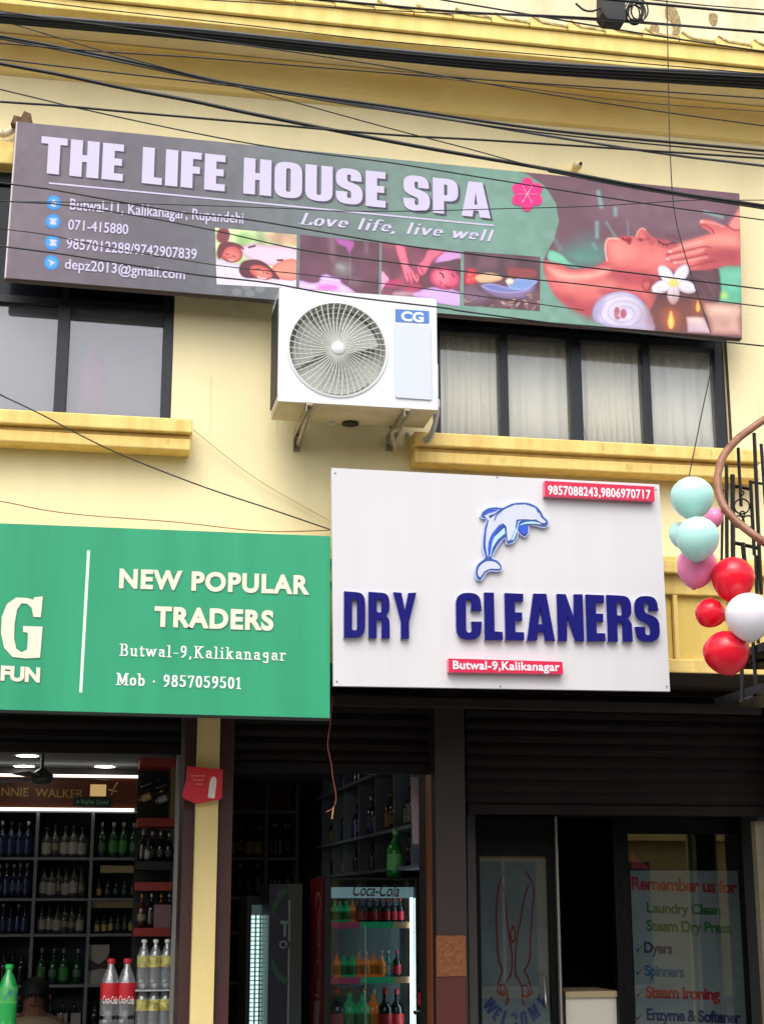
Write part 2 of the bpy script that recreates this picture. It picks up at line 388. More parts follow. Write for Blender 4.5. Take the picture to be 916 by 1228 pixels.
# partition walls upstairs, dark rooms
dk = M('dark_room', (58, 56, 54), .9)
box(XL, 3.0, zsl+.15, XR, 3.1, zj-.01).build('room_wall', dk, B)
# sills
def sill(x0, x1, py_t, pxm):
    z0 = zs
    mb = MB().box(x0, -.16, z0-.075, x1, .03, z0+.002)
    mb.box(x0+.01, -.115, z0-.10, x1-.01, -.001, z0-.0755)
    mb.box(x0+.006, -.135, z0-.165, x1-.006, -.001, z0-.1005)
    return mb.build('window_sill', mustard, B, bevel=.008)
sill(WLx0-.1, X(231, 525, -.16), 500, 150)
sill(X(497, 545, -.16), WRx1+.12, 530, 650)
ml = M('ledge_mould', (120, 96, 56), .95, nscale=40, col2=(170, 140, 80), alpha=.13); rg = random.Random(11)
for x0_, x1_, nn in ((-2.2, X(231, 525, -.16), 9), (X(497, 545, -.16), WRx1+.1, 16)):
    for i in range(nn):
        cx_ = rg.uniform(x0_, x1_-.05); a_, b_ = rg.uniform(.004, .02), rg.uniform(.012, .035); top = rg.random() < .5
        cz_ = (zs-.008-b_) if top else (zs-.108-b_*.9)
        MB().prism([(cx_+a_*math.cos(t_*.7854)*rg.uniform(.6, 1.2), cz_+b_*math.sin(t_*.7854)*rg.uniform(.6, 1)) for t_ in range(8)], -.1612 if top else -.1362).build('mould_stain', ml, B)
# cornice above windows
for a, b in ((WLx0-.1, WLx1+.1), (WRx0-.1, WRx1+.1)):
    MB().box(a, -.09, zh+.002, b, -.001, zh+.085).box(a, -.06, zh+.0855, b, -.001, zh+.15).build('window_cornice', mustard, B, bevel=.008)
gr_m = M('wall_grime', (196, 176, 128), .95, nscale=20, col2=(214, 196, 150), alpha=.10)
rg = random.Random(5)
for i in range(26):
    x0 = rg.uniform(WLx0+1.2, WRx1+.6); w_ = rg.uniform(.006, .03); l_ = rg.uniform(.12, .5)
    if not (WLx1+.2 < x0 < WRx0-.05 or x0 > WRx1+.12): continue
    if WLx1+.2 < x0 < WRx0-.05 or x0 > WRx1+.12: z1_ = rg.uniform(zs, zh)
    else: z1_ = zs-.17
    MB().prism([(x0-w_, z1_), (x0+w_, z1_), (x0+w_*.5, z1_-l_*.6), (x0+w_*.1, z1_-l_), (x0-w_*.6, z1_-l_*.5)], -.0012).build('rain_streak', gr_m, B)
# parapet band with recessed panels (between shop slab and wall)
zb1 = Z(830, 668, -.12)
bx0, bx1 = XL, XR
yb = -.10
mb = MB().box(bx0, yb, zsl, bx1, -.001, zsl+.075)                       # bottom rail
mb.box(bx0, yb, zb1-.21, bx1, -.001, zb1-.10)
mb.box(bx0, yb-.05, zb1-.0995, bx1, -.001, zb1-.03)
mb.box(bx0, yb-.02, zb1-.0295, bx1, -.001, zb1)
mb.build('parapet_moulding', mustard, B, bevel=.006)
pan = M('parapet_panel_paint', (220, 190, 100), .8, .12, 3, .2, 40, streak=True)
x = X(811, 750, yb)-.012-.33*20
while x < bx1-.4:
    box(x, yb+.004, zsl+.0755, x+.024, -.002, zb1-.2105).build('panel_stile', mustard, B)
    box(x+.03, yb+.035, zsl+.0755, x+.325, -.002, zb1-.2105).build('panel', pan, B)
    x += .33
# plaster scrolls just above the green sign
for px in (42, 92, 146, 200, 254, 300):
    c = at(px, 634-0.0*px+.038*px, -.005)
    MB().tube(cr([(c.x-.045, -.01, c.z-.02), (c.x-.02, -.018, c.z+.004), (c.x+.015, -.018, c.z+.006), (c.x+.045, -.01, c.z-.02)], 4), .011, 6).build('plaster_scroll', fasc, B, smooth=True)

# windows
winglass = glass('window_pane_glass', (250, 250, 248), .08, .01, .07, (246, 245, 232))
greyglass = glass('grey_window_pane_glass', (235, 235, 238), .14, .01, .14, (176, 176, 182))
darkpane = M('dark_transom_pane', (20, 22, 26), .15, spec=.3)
def window(x0, x1, bars, gm, wide=()):
    fr = MB(); y0, y1 = .015, .10
    fr.box(x0, y0, zs+.003, x1, y1, zs+.045); fr.box(x0, y0, zh-.06, x1, y1, zh)
    fr.box(x0, y0, zs+.0455, x0+.05, y1, zh-.0605); fr.box(x1-.055, y0, zs+.0455, x1, y1, zh-.0605)
    w = fr.build('window', blackfr, B, bevel=.003)
    box(x0+.051, y0+.002, ztr, x1-.056, y1-.002, ztr+.04).build('transom', blackfr, w)
    xs = [x0+.05]+list(bars)+[x1-.055]
    for i, b in enumerate(bars):
        hw = .033 if i in wide else .022
        box(b-hw, y0-.006, zs+.046, b+hw, y1-.004, ztr-.0005).build('mullion', blackfr, w, bevel=.004)
        box(b-.018, y0+.004, ztr+.041, b+.018, y1-.004, zh-.061).build('mullion', blackfr, w)
    for a, b in zip(xs[:-1], xs[1:]):
        box(a+.001, .055, zs+.046, b-.001, .060, ztr-.001).build('pane', gm, w)
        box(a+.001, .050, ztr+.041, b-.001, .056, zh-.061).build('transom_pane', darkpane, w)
    return w
WRb = [X(605, 466, .01), X(691.5, 470, .01), X(776.5, 474, .01)]
window(WRx0, WRx1, WRb, winglass, (1,))
WLb = [X(75, 430, .01)-.62, X(75, 430, .01)]
window(WLx0, WLx1, WLb, greyglass, (1,))
tag(box(WRx1+.002, -.004, zs+.003, WRx1+.018, .02, ztr+.2).build('sealant_strip', M('rusty_black', (60, 44, 32), .9, .4, 30), B))

def curtain(x0, x1, label, col, key, pitch=.045, amp=.014, y=.135, zt=None):
    n = int((x1-x0)/.008); mb = MB(); z0, z1 = zs+.02, zt or ztr+.12; vs = []; rnd = random.Random(key)
    ph = [rnd.uniform(.7, 1.35) for _ in range(80)]; a = 0
    for i in range(n+1):
        xx = x0+(x1-x0)*i/n; a += .008/pitch*2*math.pi*ph[int(i/9) % 80]
        yy = y+amp*math.sin(a)+.006*math.sin(a*.37)
        vs += [(xx, yy, z0), (xx+.004*math.sin(a*.2), yy*1.0+.004, (z0+z1)/2), (xx, y+.6*(yy-y), z1)]
    fs = []
    for i in range(n):
        for j in range(2): fs.append((3*i+j, 3*i+3+j, 3*i+4+j, 3*i+1+j))
    mb.add(vs, fs)
    o = mb.build('curtain', M('curtain_'+str(key), col, .9, .05, 9), None, smooth=True); md = o.modifiers.new('thick', 'SOLIDIFY'); md.thickness = .002
    return tag(o, label, 'curtain', 'curtains hanging behind the upstairs windows')
xs = [WRx0]+WRb+[WRx1]
cl = ['off-white gathered curtain behind the right window pane nearest the air conditioner',
      'plain pale curtain behind second pane of the right window',
      'creamy pleated curtain behind the third pane of the right window',
      'greyish white curtain in the rightmost pane of the right window']
cc = [(252, 250, 240), (248, 249, 245), (252, 250, 241), (245, 247, 248)]
for i in range(4): curtain(xs[i]+.02, xs[i+1]-.02, cl[i], cc[i], i+1, pitch=(.05, .09, .04, .07)[i], amp=(.014, .008, .014, .010)[i], y=.11)
curtain(WLb[0], WLb[1]-.02, 'flat grey blind behind the left window pane cut by the photo edge', (150, 148, 150), 11, .2, .004)
curtain(WLb[1]+.02, WLx1, 'grey sheer curtain behind the left window pane beside the wall', (150, 146, 152), 12, .12, .006)
curtain(WLx0, WLb[0], 'grey curtain at the far left end of the left window', (150, 148, 150), 13, .12, .006)
c = at(108, 450, .15)
o = MB().add([(c.x-.07, .10, zs+.05), (c.x+.11, .10, zs+.05), (c.x+.07, .095, c.z), (c.x+.045, .10, ztr-.12), (c.x-.0, .10, ztr-.08), (c.x-.045, .095, c.z)], [(0, 1, 2, 5), (5, 2, 3, 4)]).build('cloth', M('pink_cloth', (196, 110, 172), .9, .2, 8), None, smooth=True)
md = o.modifiers.new('thick', 'SOLIDIFY'); md.thickness = .004
tag(o, 'pink cloth hanging inside the left upstairs window', 'cloth')

# ------------------------------------------------------------------ ground floor: columns, shutters, shop shells
yc = .50
ysh = .62
zft = zf
ceilz = 2.78
PX = lambda px, y=1040, Y=.5: X(px, y, Y)
def col(px0, px1, mat, name, Y0=.5, Y1=.9, z0=0, z1=None, y=1040):
    return box(PX(px0, y, Y0), Y0, z0, PX(px1, y, Y0), Y1, z1 or zsl-.003).build(name, mat, B, bevel=.004)
pil = M('pillar_yellow_paint', (222, 200, 134), .7, .1, 3, .2, 40, streak=True)
col(233, 260.5, pil, 'pillar', .46, .9)
brm = M('maroon_brown_paint', (64, 32, 32), .5, .25, 6, .15, 30)
col(218, 232.6, brm, 'door_jamb', .52, .88); col(261, 278, brm, 'door_jamb', .52, .88)
col(522.5, 559, brown, 'column', .46, .9)
zt0, zt1 = Z(540, 1171, .45), Z(540, 1122, .45)
granite = M('orange_granite', (128, 78, 46), .35, nscale=60, col2=(78, 44, 28))
box(PX(523, 1140, .45), .452, zt0, PX(558.5, 1140, .45), .4595, zt1).build('granite_tile', granite, B)
redg = M('brown_red_granite', (80, 38, 34), .35, nscale=60, col2=(70, 32, 30))
box(PX(523, 1200, .45), .452, zf, PX(558.5, 1200, .45), .4595, zt0-.004).build('granite_tile', redg, B)
wood = M('varnished_wood', (146, 84, 38), .4, nscale=12, col2=(96, 50, 22), streak=True)
box(PX(516, 1100, .6), .56, zf, PX(521.5, 1100, .6), .7, Z(518, 928, .6)).build('door_jamb', wood, B)
alu = M('grey_aluminium', (150, 150, 146), .4, .1, 10, metal=.3)
box(PX(208.5, 1050, .9), .885, zf, PX(217.5, 1050, .9), .97, Z(213, 906, .9)).build('door_frame', alu, B)
box(PX(936, 1100, .46), .46, 0, PX(975, 1100, .46), .50, zsl-.003).build('pillar', pil, B)
box(PX(911.5, 1100, .66), .66, zf, PX(935, 1100, .66), .72, Z(915, 985, .66)).build('side_panel', M('dull_cream_frame', (136, 126, 104), .6, .2, 5), B)
def shutter(px0, px1, pyb, yref):
    x0, x1 = PX(px0, yref, ysh), PX(px1, yref, ysh)
    zb = Z((px0+px1)/2, pyb, ysh)
    s = MB().box(x0, ysh-.02, zb, x1, ysh+.03, zb+.055).build('roller_shutter', darkst, B, bevel=.004)
    z = zb+.0552
    me = None
    while z < zsl-.08:
        mb = MB(); pr = [(0, 0), (-.006, .012), (-.012, .034), (-.006, .058), (0, .07)]
        for i in range(4):
            (ya, za), (yb_, zb_) = pr[i], pr[i+1]
            mb.add([(x0, ysh+ya, z+za), (x1, ysh+ya, z+za), (x1, ysh+yb_, z+zb_), (x0, ysh+yb_, z+zb_)], [(0, 1, 2, 3)])
        mb.add([(x0, ysh, z), (x1, ysh, z), (x1, ysh+.01, z), (x0, ysh+.01, z)], [(0, 1, 2, 3)])
        mb.add([(x0, ysh+.01, z), (x1, ysh+.01, z), (x1, ysh+.01, z+.07), (x0, ysh+.01, z+.07)], [(0, 1, 2, 3)])
        mb.build('slat', darkst, s); z += .0704
    MB().box(x0, ysh-.06, z, x1, ysh+.3, zsl-.004).build('shutter_box', darkst, s)
    return s, x0, x1, zb
shutter(-130, 217, 902, 900); shutter(279, 522, 927, 925); shutter(560, 935, 978, 980)
box(PX(397, 840, .4), .40, Z(600, 850, .40), PX(912, 840, .4), .455, Z(600, 838, .40)).build('lintel_rail', brown, B, bevel=.004)
# shop shells
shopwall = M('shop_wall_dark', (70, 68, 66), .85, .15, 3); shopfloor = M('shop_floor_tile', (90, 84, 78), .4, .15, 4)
lx = PX(219, 1040, .9); mx0 = PX(277, 1040, .9); mxf = PX(520, 1040, .9); mx1 = mxf+.20; rx0 = mx1+.05
YL, YM, YR = 4.5, 6.3, 4.0
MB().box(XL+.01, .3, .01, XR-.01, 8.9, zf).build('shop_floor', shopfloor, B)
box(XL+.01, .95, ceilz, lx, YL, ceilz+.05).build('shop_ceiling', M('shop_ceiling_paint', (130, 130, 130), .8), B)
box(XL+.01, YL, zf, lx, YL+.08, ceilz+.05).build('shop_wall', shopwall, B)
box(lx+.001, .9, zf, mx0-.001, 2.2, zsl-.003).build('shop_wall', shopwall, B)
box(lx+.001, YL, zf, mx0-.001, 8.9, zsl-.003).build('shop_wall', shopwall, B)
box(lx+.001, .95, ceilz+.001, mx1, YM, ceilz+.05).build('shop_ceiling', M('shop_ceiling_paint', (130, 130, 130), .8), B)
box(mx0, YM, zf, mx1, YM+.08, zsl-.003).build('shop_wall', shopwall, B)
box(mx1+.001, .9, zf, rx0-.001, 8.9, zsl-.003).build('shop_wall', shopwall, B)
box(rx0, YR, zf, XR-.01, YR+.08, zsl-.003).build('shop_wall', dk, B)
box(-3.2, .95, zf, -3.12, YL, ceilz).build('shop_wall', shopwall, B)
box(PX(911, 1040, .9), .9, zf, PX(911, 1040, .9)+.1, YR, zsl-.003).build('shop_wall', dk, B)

# ------------------------------------------------------------------ dry cleaner doors (parts of the building)
yd = 1.15
df = M('dark_door_aluminium', (9, 10, 14), .5, .2, 8, spec=.15)
def zz(py, Y, px=660): return Z(px, py, Y)
zdt = Z(740, 980, yd)
door = MB().box(PX(560, 1100, yd), yd, zdt, PX(911, 1100, yd), yd+.06, Z(740, 974, yd)-.0).box(PX(745, 1100, yd), yd, zf, PX(756, 1100, yd), yd+.06, zdt-.001).box(PX(893, 1100, yd), yd, zf, PX(911, 1100, yd), yd+.06, zdt-.001).box(PX(756.2, 1100, yd), yd, Z(820, 1000, yd), PX(892.8, 1100, yd), yd+.06, zdt-.001).build('glass_door', df, B, bevel=.003)
door['label'] = 'fixed right door pane lettered with the list of cleaning services'
gdoor = glass('shop_door_glass', (225, 230, 232), .10)
g0, g1 = PX(756.5, 1100, yd), PX(892.5, 1100, yd)
box(g0, yd+.004, zf+.05, g1, yd+.010, Z(820, 1000.5, yd)).build('pane', gdoor, door)
film = M('frosted_film', (150, 154, 150), .5, nscale=1.3, col2=(104, 112, 114), spec=.3)
zfl = Z(820, 1044, yd)
box(g0+.012, yd+.0215, zf+.05, g1-.02, yd+.0235, zfl).build('frosted_film', film, door)
yt = yd+.0205
red = M('print_red', (170, 12, 34), .5); green = M('print_green', (24, 100, 44), .5); navy = M('print_navy', (12, 16, 84), .5); teal = M('print_teal', (20, 90, 130), .5)
text('Remember us for', 757, 1066, 884, 1071, 15, yt, red, door, .032, space=.92)
text('Laundry Clean', 775, 1094, 864, 1097, 12, yt, green, door, .032, space=.92)
text('Steam Dry Press', 775, 1116, 876, 1119, 13, yt, green, door, .032, space=.92)
text('Dyers', 772, 1142, 806, 1144, 13, yt, navy, door, .032, space=.92)
text('Spinners', 773, 1170, 820, 1172, 13, yt, teal, door, .032, space=.92)
text('Steam Ironing', 774, 1196, 863, 1199, 14, yt, red, door, .038, space=.92)
text('Enzyme & Softener', 775, 1223, 888, 1227, 14, yt, navy, door, .038, space=.92)
for py in (1139, 1167, 1193, 1221):
    flat('tick_mark', [(761, py-3), (764, py), (770, py-6), (764, py+3)], yt, navy, door)
# logo fragment at the top of the film
flat('red_emblem', [(757, 1023), (780, 1042), (757, 1042)], yt, red, door)
# left leaf
leaf = MB().box(PX(562, 1100, yd), yd-.02, zf, PX(575, 1100, yd), yd+.04, zdt-.002).box(PX(657, 1100, yd), yd-.02, zf, PX(671, 1100, yd), yd+.04, zdt-.002).box(PX(575.2, 1100, yd), yd-.02, Z(615, 1026, yd), PX(656.8, 1100, yd), yd+.04, zdt-.002).build('glass_door', df, B, bevel=.003)
leaf['label'] = 'hinged left door leaf with WELCOME and folded hands'
l0, l1 = PX(575.4, 1100, yd), PX(656.6, 1100, yd)
box(l0, yd-.012, zf+.03, l1, yd-.006, Z(615, 1026.5, yd)).build('pane', gdoor, leaf)
box(l0+.004, yd+.001, zf+.03, l1-.004, yd+.003, Z(615, 1029, yd)).build('frosted_film', film, leaf)
yl = yd-.002
lineR = M('print_line_red', (176, 22, 32), .5)
def lines(name, pls, Y, wpx, mat, parent, n=5):
    mb = MB(); k = 0
    for pl in pls:
        P_ = [at(p[0], p[1], Y) for p in cr(pl, n)]
        mb.tube([(p.x, Y-.0003*(k % 5), p.z) for p in P_], wpx/2*mpp(Y), 4); k += 1
    o = mb.build(name, mat, parent); return o
lines('folded_hands_drawing', [
    [(612, 1172), (614, 1150), (611, 1125), (608, 1105), (606, 1080), (602, 1060)], [(618, 1172), (618, 1150), (620, 1125), (624, 1105), (628, 1080), (634, 1060)],
    [(603, 1165), (598, 1150), (596, 1125), (595, 1095), (598, 1065), (604, 1045)], [(628, 1165), (635, 1150), (636, 1125), (638, 1095), (640, 1065), (630, 1045)],
    [(612, 1168), (606, 1180), (603, 1195)], [(618, 1168), (624, 1180), (628, 1195)], [(603, 1163), (598, 1178), (596, 1190)], [(628, 1163), (634, 1175), (638, 1192)],
    [(596, 1188), (602, 1194), (608, 1192), (606, 1204)], [(638, 1188), (632, 1196), (626, 1192), (628, 1206)], [(608, 1192), (610, 1200), (606, 1206)], [(602, 1194), (600, 1182), (606, 1182), (608, 1192)], [(632, 1196), (633, 1184), (627, 1182), (626, 1192)],
    [(615, 1110), (612, 1120), (615, 1130), (618, 1120), (615, 1110)]], yl, 1.5, lineR, leaf)
# WELCOME on an arc
blue = M('print_blue', (14, 56, 130), .5)
for c_, (px, py, a) in zip('WELCOME', [(588, 1206, 55), (596, 1216, 42), (605, 1221, 24), (616, 1224, 6), (628, 1222, -12), (640, 1214, -32), (650, 1201, -50)]):
    wd, out, hol = GL[c_]; c = at(px, py, yl); s_ = 17*mpp(yl)/100; ca, sa = math.cos(R(-a)), math.sin(R(-a))
    f_ = lambda p: (c.x+((p[0]-wd/2)*ca-(p[1]-50)*sa)*s_*.8, c.z+((p[0]-wd/2)*sa+(p[1]-50)*ca)*s_)
    MB().prism([f_(p) for p in fillet(out)], yl, None, [[f_(p) for p in fillet(h)] for h in hol]).build('lettering', blue, leaf)
MB().tube([at(651, 1165, yd-.06), at(655, 1210, yd-.06)], .006, 6).build('door_handle', M('brushed_steel', (170, 170, 168), .3, metal=.9), leaf, smooth=True)
pm = M('pale_edge_strip', (150, 146, 140), .35, metal=.4)
box(PX(665.5, 1100, yd), yd-.05, zf, PX(668, 1100, yd), yd-.021, zdt-.002).build('edge_strip', pm, leaf)
# middle: open doorway with low white counter inside
box(PX(738, 1100, yd), yd, zf, PX(745-.3, 1100, yd), yd+.06, zdt-.001).build('door_jamb', df, B)
cw = thing('counter', (PX(705, 1200, 1.2), 1.2, zf), 'low cream service counter behind the open doorway of the dry cleaner', 'counter')
zc = Z(710, 1196, 1.2)
box(PX(678, 1200, 1.2), 1.2, zf, PX(741, 1200, 1.2), 1.6, zc).build('front_panel', M('cream_laminate', (206, 200, 188), .4, .05), cw)
box(PX(677, 1200, 1.2), 1.18, zc+.001, PX(742, 1200, 1.2), 1.65, zc+.035).build('counter_top', M('pale_wood_edge', (170, 152, 118), .4, .1), cw)

# ================================================================== SPA SIGN
YS = -.22
sp = thing('spa_sign', (X(450, 380, YS), YS, Z(450, 380, YS)), 'long printed spa banner above the windows showing massage pictures', 'sign')
quad = [(22, 146), (886, 232), (889, 405), (8, 333)]
flat('board', quad, YS, M('banner_board', (110, 110, 112), .5), sp, dep=.012)
fr = MB(); P4 = [at(a, b, YS) for a, b in quad]
for a, b in ((0, 1), (1, 2), (2, 3), (3, 0)):
    fr.tube([P4[a]+Vector((0, .03, 0)), P4[b]+Vector((0, .03, 0))], .014, 4)
fr.build('steel_frame', M('frame_grey_steel', (90, 80, 80), .5, metal=.6), sp)
MB().tube([P4[0]+Vector((-.004, .004, 0)), P4[3]+Vector((-.004, .004, 0))], .006, 4).build('edge_strip', M('pale_edge', (210, 200, 205), .5), sp)
for px, py in ((60, 200), (60, 320), (450, 240), (860, 260), (860, 390)):
    p = at(px, py, YS+.04); box(p.x-.015, YS+.04, p.z-.015, p.x+.015, 0.02, p.z+.015).build('standoff', blackfr, sp)
YLk = itertools.count(1)
def art(name, pts, mat, smooth=0, lvl=None, parent=None, clip=None):
    k = lvl if lvl is not None else next(YLk)
    return flat(name, pts, YS-.0006*k-.001, mat, parent or sp, smooth)
def pr(name, c, n=.12, sc=14): return M('print_'+name, c, .4, n, sc, spec=.4)
def T(ox, oy, s): return lambda pts: [(ox+p[0]/s, oy+p[1]/s) for p in pts]
t6 = T(640, 230, 3.523)
face = [(40, 292), (75, 296), (110, 302), (150, 326), (200, 326), (245, 318), (285, 306), (302, 290), (308, 265), (300, 235), (304, 208), (318, 197), (345, 197), (358, 200), (366, 186), (385, 184), (400, 188), (412, 186), (430, 190), (436, 172), (452, 153), (468, 156), (485, 176), (505, 192), (530, 203), (560, 204), (600, 230), (650, 300), (600, 340), (530, 340), (528, 420), (500, 480), (470, 520), (350, 560), (230, 522), (150, 490), (95, 445), (60, 390), (44, 340)]
hand = [(553, 288), (562, 262), (572, 240), (610, 218), (660, 203), (720, 184), (746, 178), (722, 160), (700, 146), (696, 124), (712, 114), (760, 122), (818, 145), (862, 70), (872, 72), (876, 298), (830, 308), (770, 322), (700, 332), (640, 330), (596, 306), (560, 296)]
tow = [(246, 520), (255, 480), (285, 446), (330, 425), (375, 420), (425, 435), (465, 470), (495, 520), (508, 590), (420, 584), (330, 574), (262, 550)]
a1 = T(250, 265, 4.362); a3 = T(450, 285, 4.362)
# printed pictures: fine grids whose colour attribute is the print itself
import numpy as np
PRM = bpy.data.materials.new('printed_vinyl'); PRM.use_nodes = True; MC['printed_vinyl'] = PRM
_b = PRM.node_tree.nodes["Principled BSDF"]; _a = PRM.node_tree.nodes.new("ShaderNodeAttribute"); _a.attribute_name = 'print'
PRM.node_tree.links.new(_a.outputs['Color'], _b.inputs['Base Color']); _b.inputs['Roughness'].default_value = .42; _b.inputs['Specular IOR Level'].default_value = .4
def vnoise(u, v, n, seed):
    g = np.random.RandomState(seed).rand(n+2, n+2); x = np.clip(u*n, 0, n-.001); y = np.clip(v*n, 0, n-.001); i = x.astype(int); j = y.astype(int); fx = x-i; fy = y-j
    fx = fx*fx*(3-2*fx); fy = fy*fy*(3-2*fy)
    return (g[j, i]*(1-fx)+g[j, i+1]*fx)*(1-fy)+(g[j+1, i]*(1-fx)+g[j+1, i+1]*fx)*fy
class Print:
    def __init__(s, quad, nx, ny, base):
        u, v = np.meshgrid(np.linspace(0, 1, nx), np.linspace(0, 1, ny)); s.nx, s.ny = nx, ny; s.u = u.ravel(); s.v = v.ravel()
        tl, tr, br, bl = [np.array(q, float) for q in quad]; U = s.u[:, None]; V = s.v[:, None]
        s.p = (tl*(1-U)+tr*U)*(1-V)+(bl*(1-U)+br*U)*V
        s.c = np.tile(np.array(base, float), (len(s.p), 1))
    def seg(s, P, a, b):
        a = np.array(a, float); b = np.array(b, float); d = b-a; L = max(d@d, 1e-9)
        t = np.clip(((P-a)@d)/L, 0, 1); return np.hypot(*(P-a-t[:, None]*d).T)
    def box_(s, pts, m):
        q = np.array(pts, float); lo = q.min(0)-m; hi = q.max(0)+m
        return np.nonzero((s.p[:, 0] > lo[0]) & (s.p[:, 0] < hi[0]) & (s.p[:, 1] > lo[1]) & (s.p[:, 1] < hi[1]))[0]
    def mix(s, idx, a, col):
        a = np.clip(a, 0, 1); a = (a*a*(3-2*a))[:, None]; s.c[idx] = s.c[idx]*(1-a)+np.array(col, float).reshape(-1, 3)*a
    def fill(s, pts, col, edge=None, w=6, soft=.7, al=1.0, sm=3):
        if sm: pts = [(v[0], v[1]) for v in cr(pts, sm, True)]
        idx = s.box_(pts, soft+1)
        if not len(idx): return
        P = s.p[idx]; d = np.full(len(P), 1e9); ins = np.zeros(len(P), bool); n = len(pts)
        for i in range(n):
            a, b = pts[i-1], pts[i]; d = np.minimum(d, s.seg(P, a, b))
            c = ((a[1] > P[:, 1]) != (b[1] > P[:, 1]))
            with np.errstate(divide='ignore', invalid='ignore'):
                xi = (b[0]-a[0])*(P[:, 1]-a[1])/((b[1]-a[1]) or 1e-9)+a[0]
            ins ^= c & (P[:, 0] < xi)
        sd = np.where(ins, d, -d); cc = np.array(col, float)
        if edge is not None:
            t = np.clip(sd/w, 0, 1)[:, None]; t = 1-(1-t)**2; cc = np.array(edge, float)*(1-t)+cc*t
        a = np.clip(.5+sd/(2*soft), 0, 1); a = a*a*(3-2*a)*al; s.c[idx] = s.c[idx]*(1-a[:, None])+cc*a[:, None]
    def stroke(s, pts, wd, col, soft=.6, al=1.0, sm=4):
        if sm: pts = [(v[0], v[1]) for v in cr(pts, sm)]
        idx = s.box_(pts, wd+soft+1)
        if not len(idx): return
        P = s.p[idx]; d = np.full(len(P), 1e9)
        for a, b in zip(pts[:-1], pts[1:]): d = np.minimum(d, s.seg(P, a, b))
        a = np.clip(.5+(wd/2-d)/(2*soft), 0, 1); a = (a*a*(3-2*a)*al)[:, None]; s.c[idx] = s.c[idx]*(1-a)+np.array(col, float)*a
    def grain(s, n, amt, seed=1, pts=None, soft=6):
        f = 1+amt*(vnoise(s.u, s.v*s.ny/s.nx, n, seed)-.5)*2; s.c *= f[:, None]
    def build(s, name, Y, parent):
        nx, ny = s.nx, s.ny; F_ = np.array(fwd); Rg = np.array(rgt); Up = np.array(upv)
        D = F_[None]*FPX+Rg[None]*(s.p[:, :1]-458)-Up[None]*(s.p[:, 1:]-614); t = (Y-CAM.y)/D[:, 1:2]; W = np.array(CAM)[None]+D*t
        i, j = np.meshgrid(np.arange(nx-1), np.arange(ny-1)); k = (j*nx+i).ravel(); f = np.stack([k, k+1, k+nx+1, k+nx], 1)
        me = bpy.data.meshes.new(name); me.vertices.add(len(W)); me.vertices.foreach_set('co', W.ravel()); me.loops.add(f.size); me.loops.foreach_set('vertex_index', f.ravel().astype(np.int32))
        me.polygons.add(len(f)); me.polygons.foreach_set('loop_start', np.arange(0, f.size, 4, dtype=np.int32)); me.polygons.foreach_set('loop_total', np.full(len(f), 4, dtype=np.int32)); me.update(calc_edges=True)
        at_ = me.color_attributes.new('print', 'FLOAT_COLOR', 'POINT'); c = np.clip(s.c*.91, 0, 255)/255; c = np.where(c <= .04045, c/12.92, ((c+.055)/1.055)**2.4)
        at_.data.foreach_set('color', np.hstack([c, np.ones((len(c), 1))]).astype(np.float32).ravel()); me.materials.append(PRM)
        o = bpy.data.objects.new(name, me); COL.objects.link(o); o.parent = parent; o.location = -WL[parent.name]; return o
# --- banner ground with the large portrait
bn = Print(quad, 900, 196, (110, 104, 114))
xs_ = bn.p[:, 0]; st_ = np.array([0, 180, 330, 470, 620, 900]); 
for ch, vals in enumerate(((116, 102, 108, 116, 120, 122), (100, 96, 114, 142, 162, 164), (112, 108, 118, 134, 146, 148))): bn.c[:, ch] = np.interp(xs_, st_, vals)
bn.grain(14, .05, 3)
for px, py in ((284, 352), (300, 354), (312, 348), (296, 345)): bn.fill(ell(px, py-2, 6, 4.5, 10), (150, 154, 160), soft=1.2, al=.5, sm=0)
reg = [(604, 200), (890, 228), (892, 408), (745, 396), (712, 381), (677, 356), (660, 336), (651, 314), (655, 303), (664, 287), (670, 265), (666, 243), (652, 222), (630, 208)]
MR = (112, 78, 92)
bn.fill(reg, MR, sm=0, soft=.8)
F = lambda pts, *a, **k: bn.fill(t6(pts), *a, **k)
K_ = lambda pts, *a, **k: bn.stroke(t6(pts), *a, **k)
F([(250, 10), (800, 20), (860, 90), (600, 140), (360, 140)], (132, 98, 112), soft=20, al=.7)
F([(110, 270), (180, 225), (250, 215), (300, 250), (300, 300), (250, 318), (170, 312)], (92, 146, 136), soft=14, al=.95)
F([(65, 248), (110, 262), (150, 298), (190, 322), (110, 305), (60, 288)], (120, 200, 170), soft=2)
F([(120, 230), (180, 180), (240, 160), (260, 200), (200, 240)], (96, 112, 112), soft=9, al=.5)
for a_, b_, w_, al_ in (((272, 0), (284, 62), 5, .75), ((266, 130), (266, 190), 4.5, .7), ((342, 70), (344, 96), 5, .7), ((305, 128), (348, 196), 2.4, .6), ((395, 130), (398, 185), 2, .5), ((720, 84), (795, 108), 3.5, .8), ((90, 205), (110, 240), 6, .3), ((250, 220), (262, 240), 4, .5)): K_([a_, b_], w_, (130, 190, 180), 2.2, al_, sm=0)
F([(560, 150), (690, 110), (780, 120), (690, 160)], (140, 120, 128), soft=9, al=.5)
F([(764, 322), (872, 306), (880, 470), (780, 474)], (104, 190, 158), (84, 160, 136), 8, soft=3)
F([(800, 350), (870, 340), (872, 400), (810, 400)], (130, 208, 176), soft=9, al=.6)
F([(600, 320), (760, 312), (786, 380), (786, 450), (750, 500), (740, 610), (470, 600), (470, 480), (500, 420), (520, 340)], (100, 66, 76), (84, 52, 62), 10, soft=2)
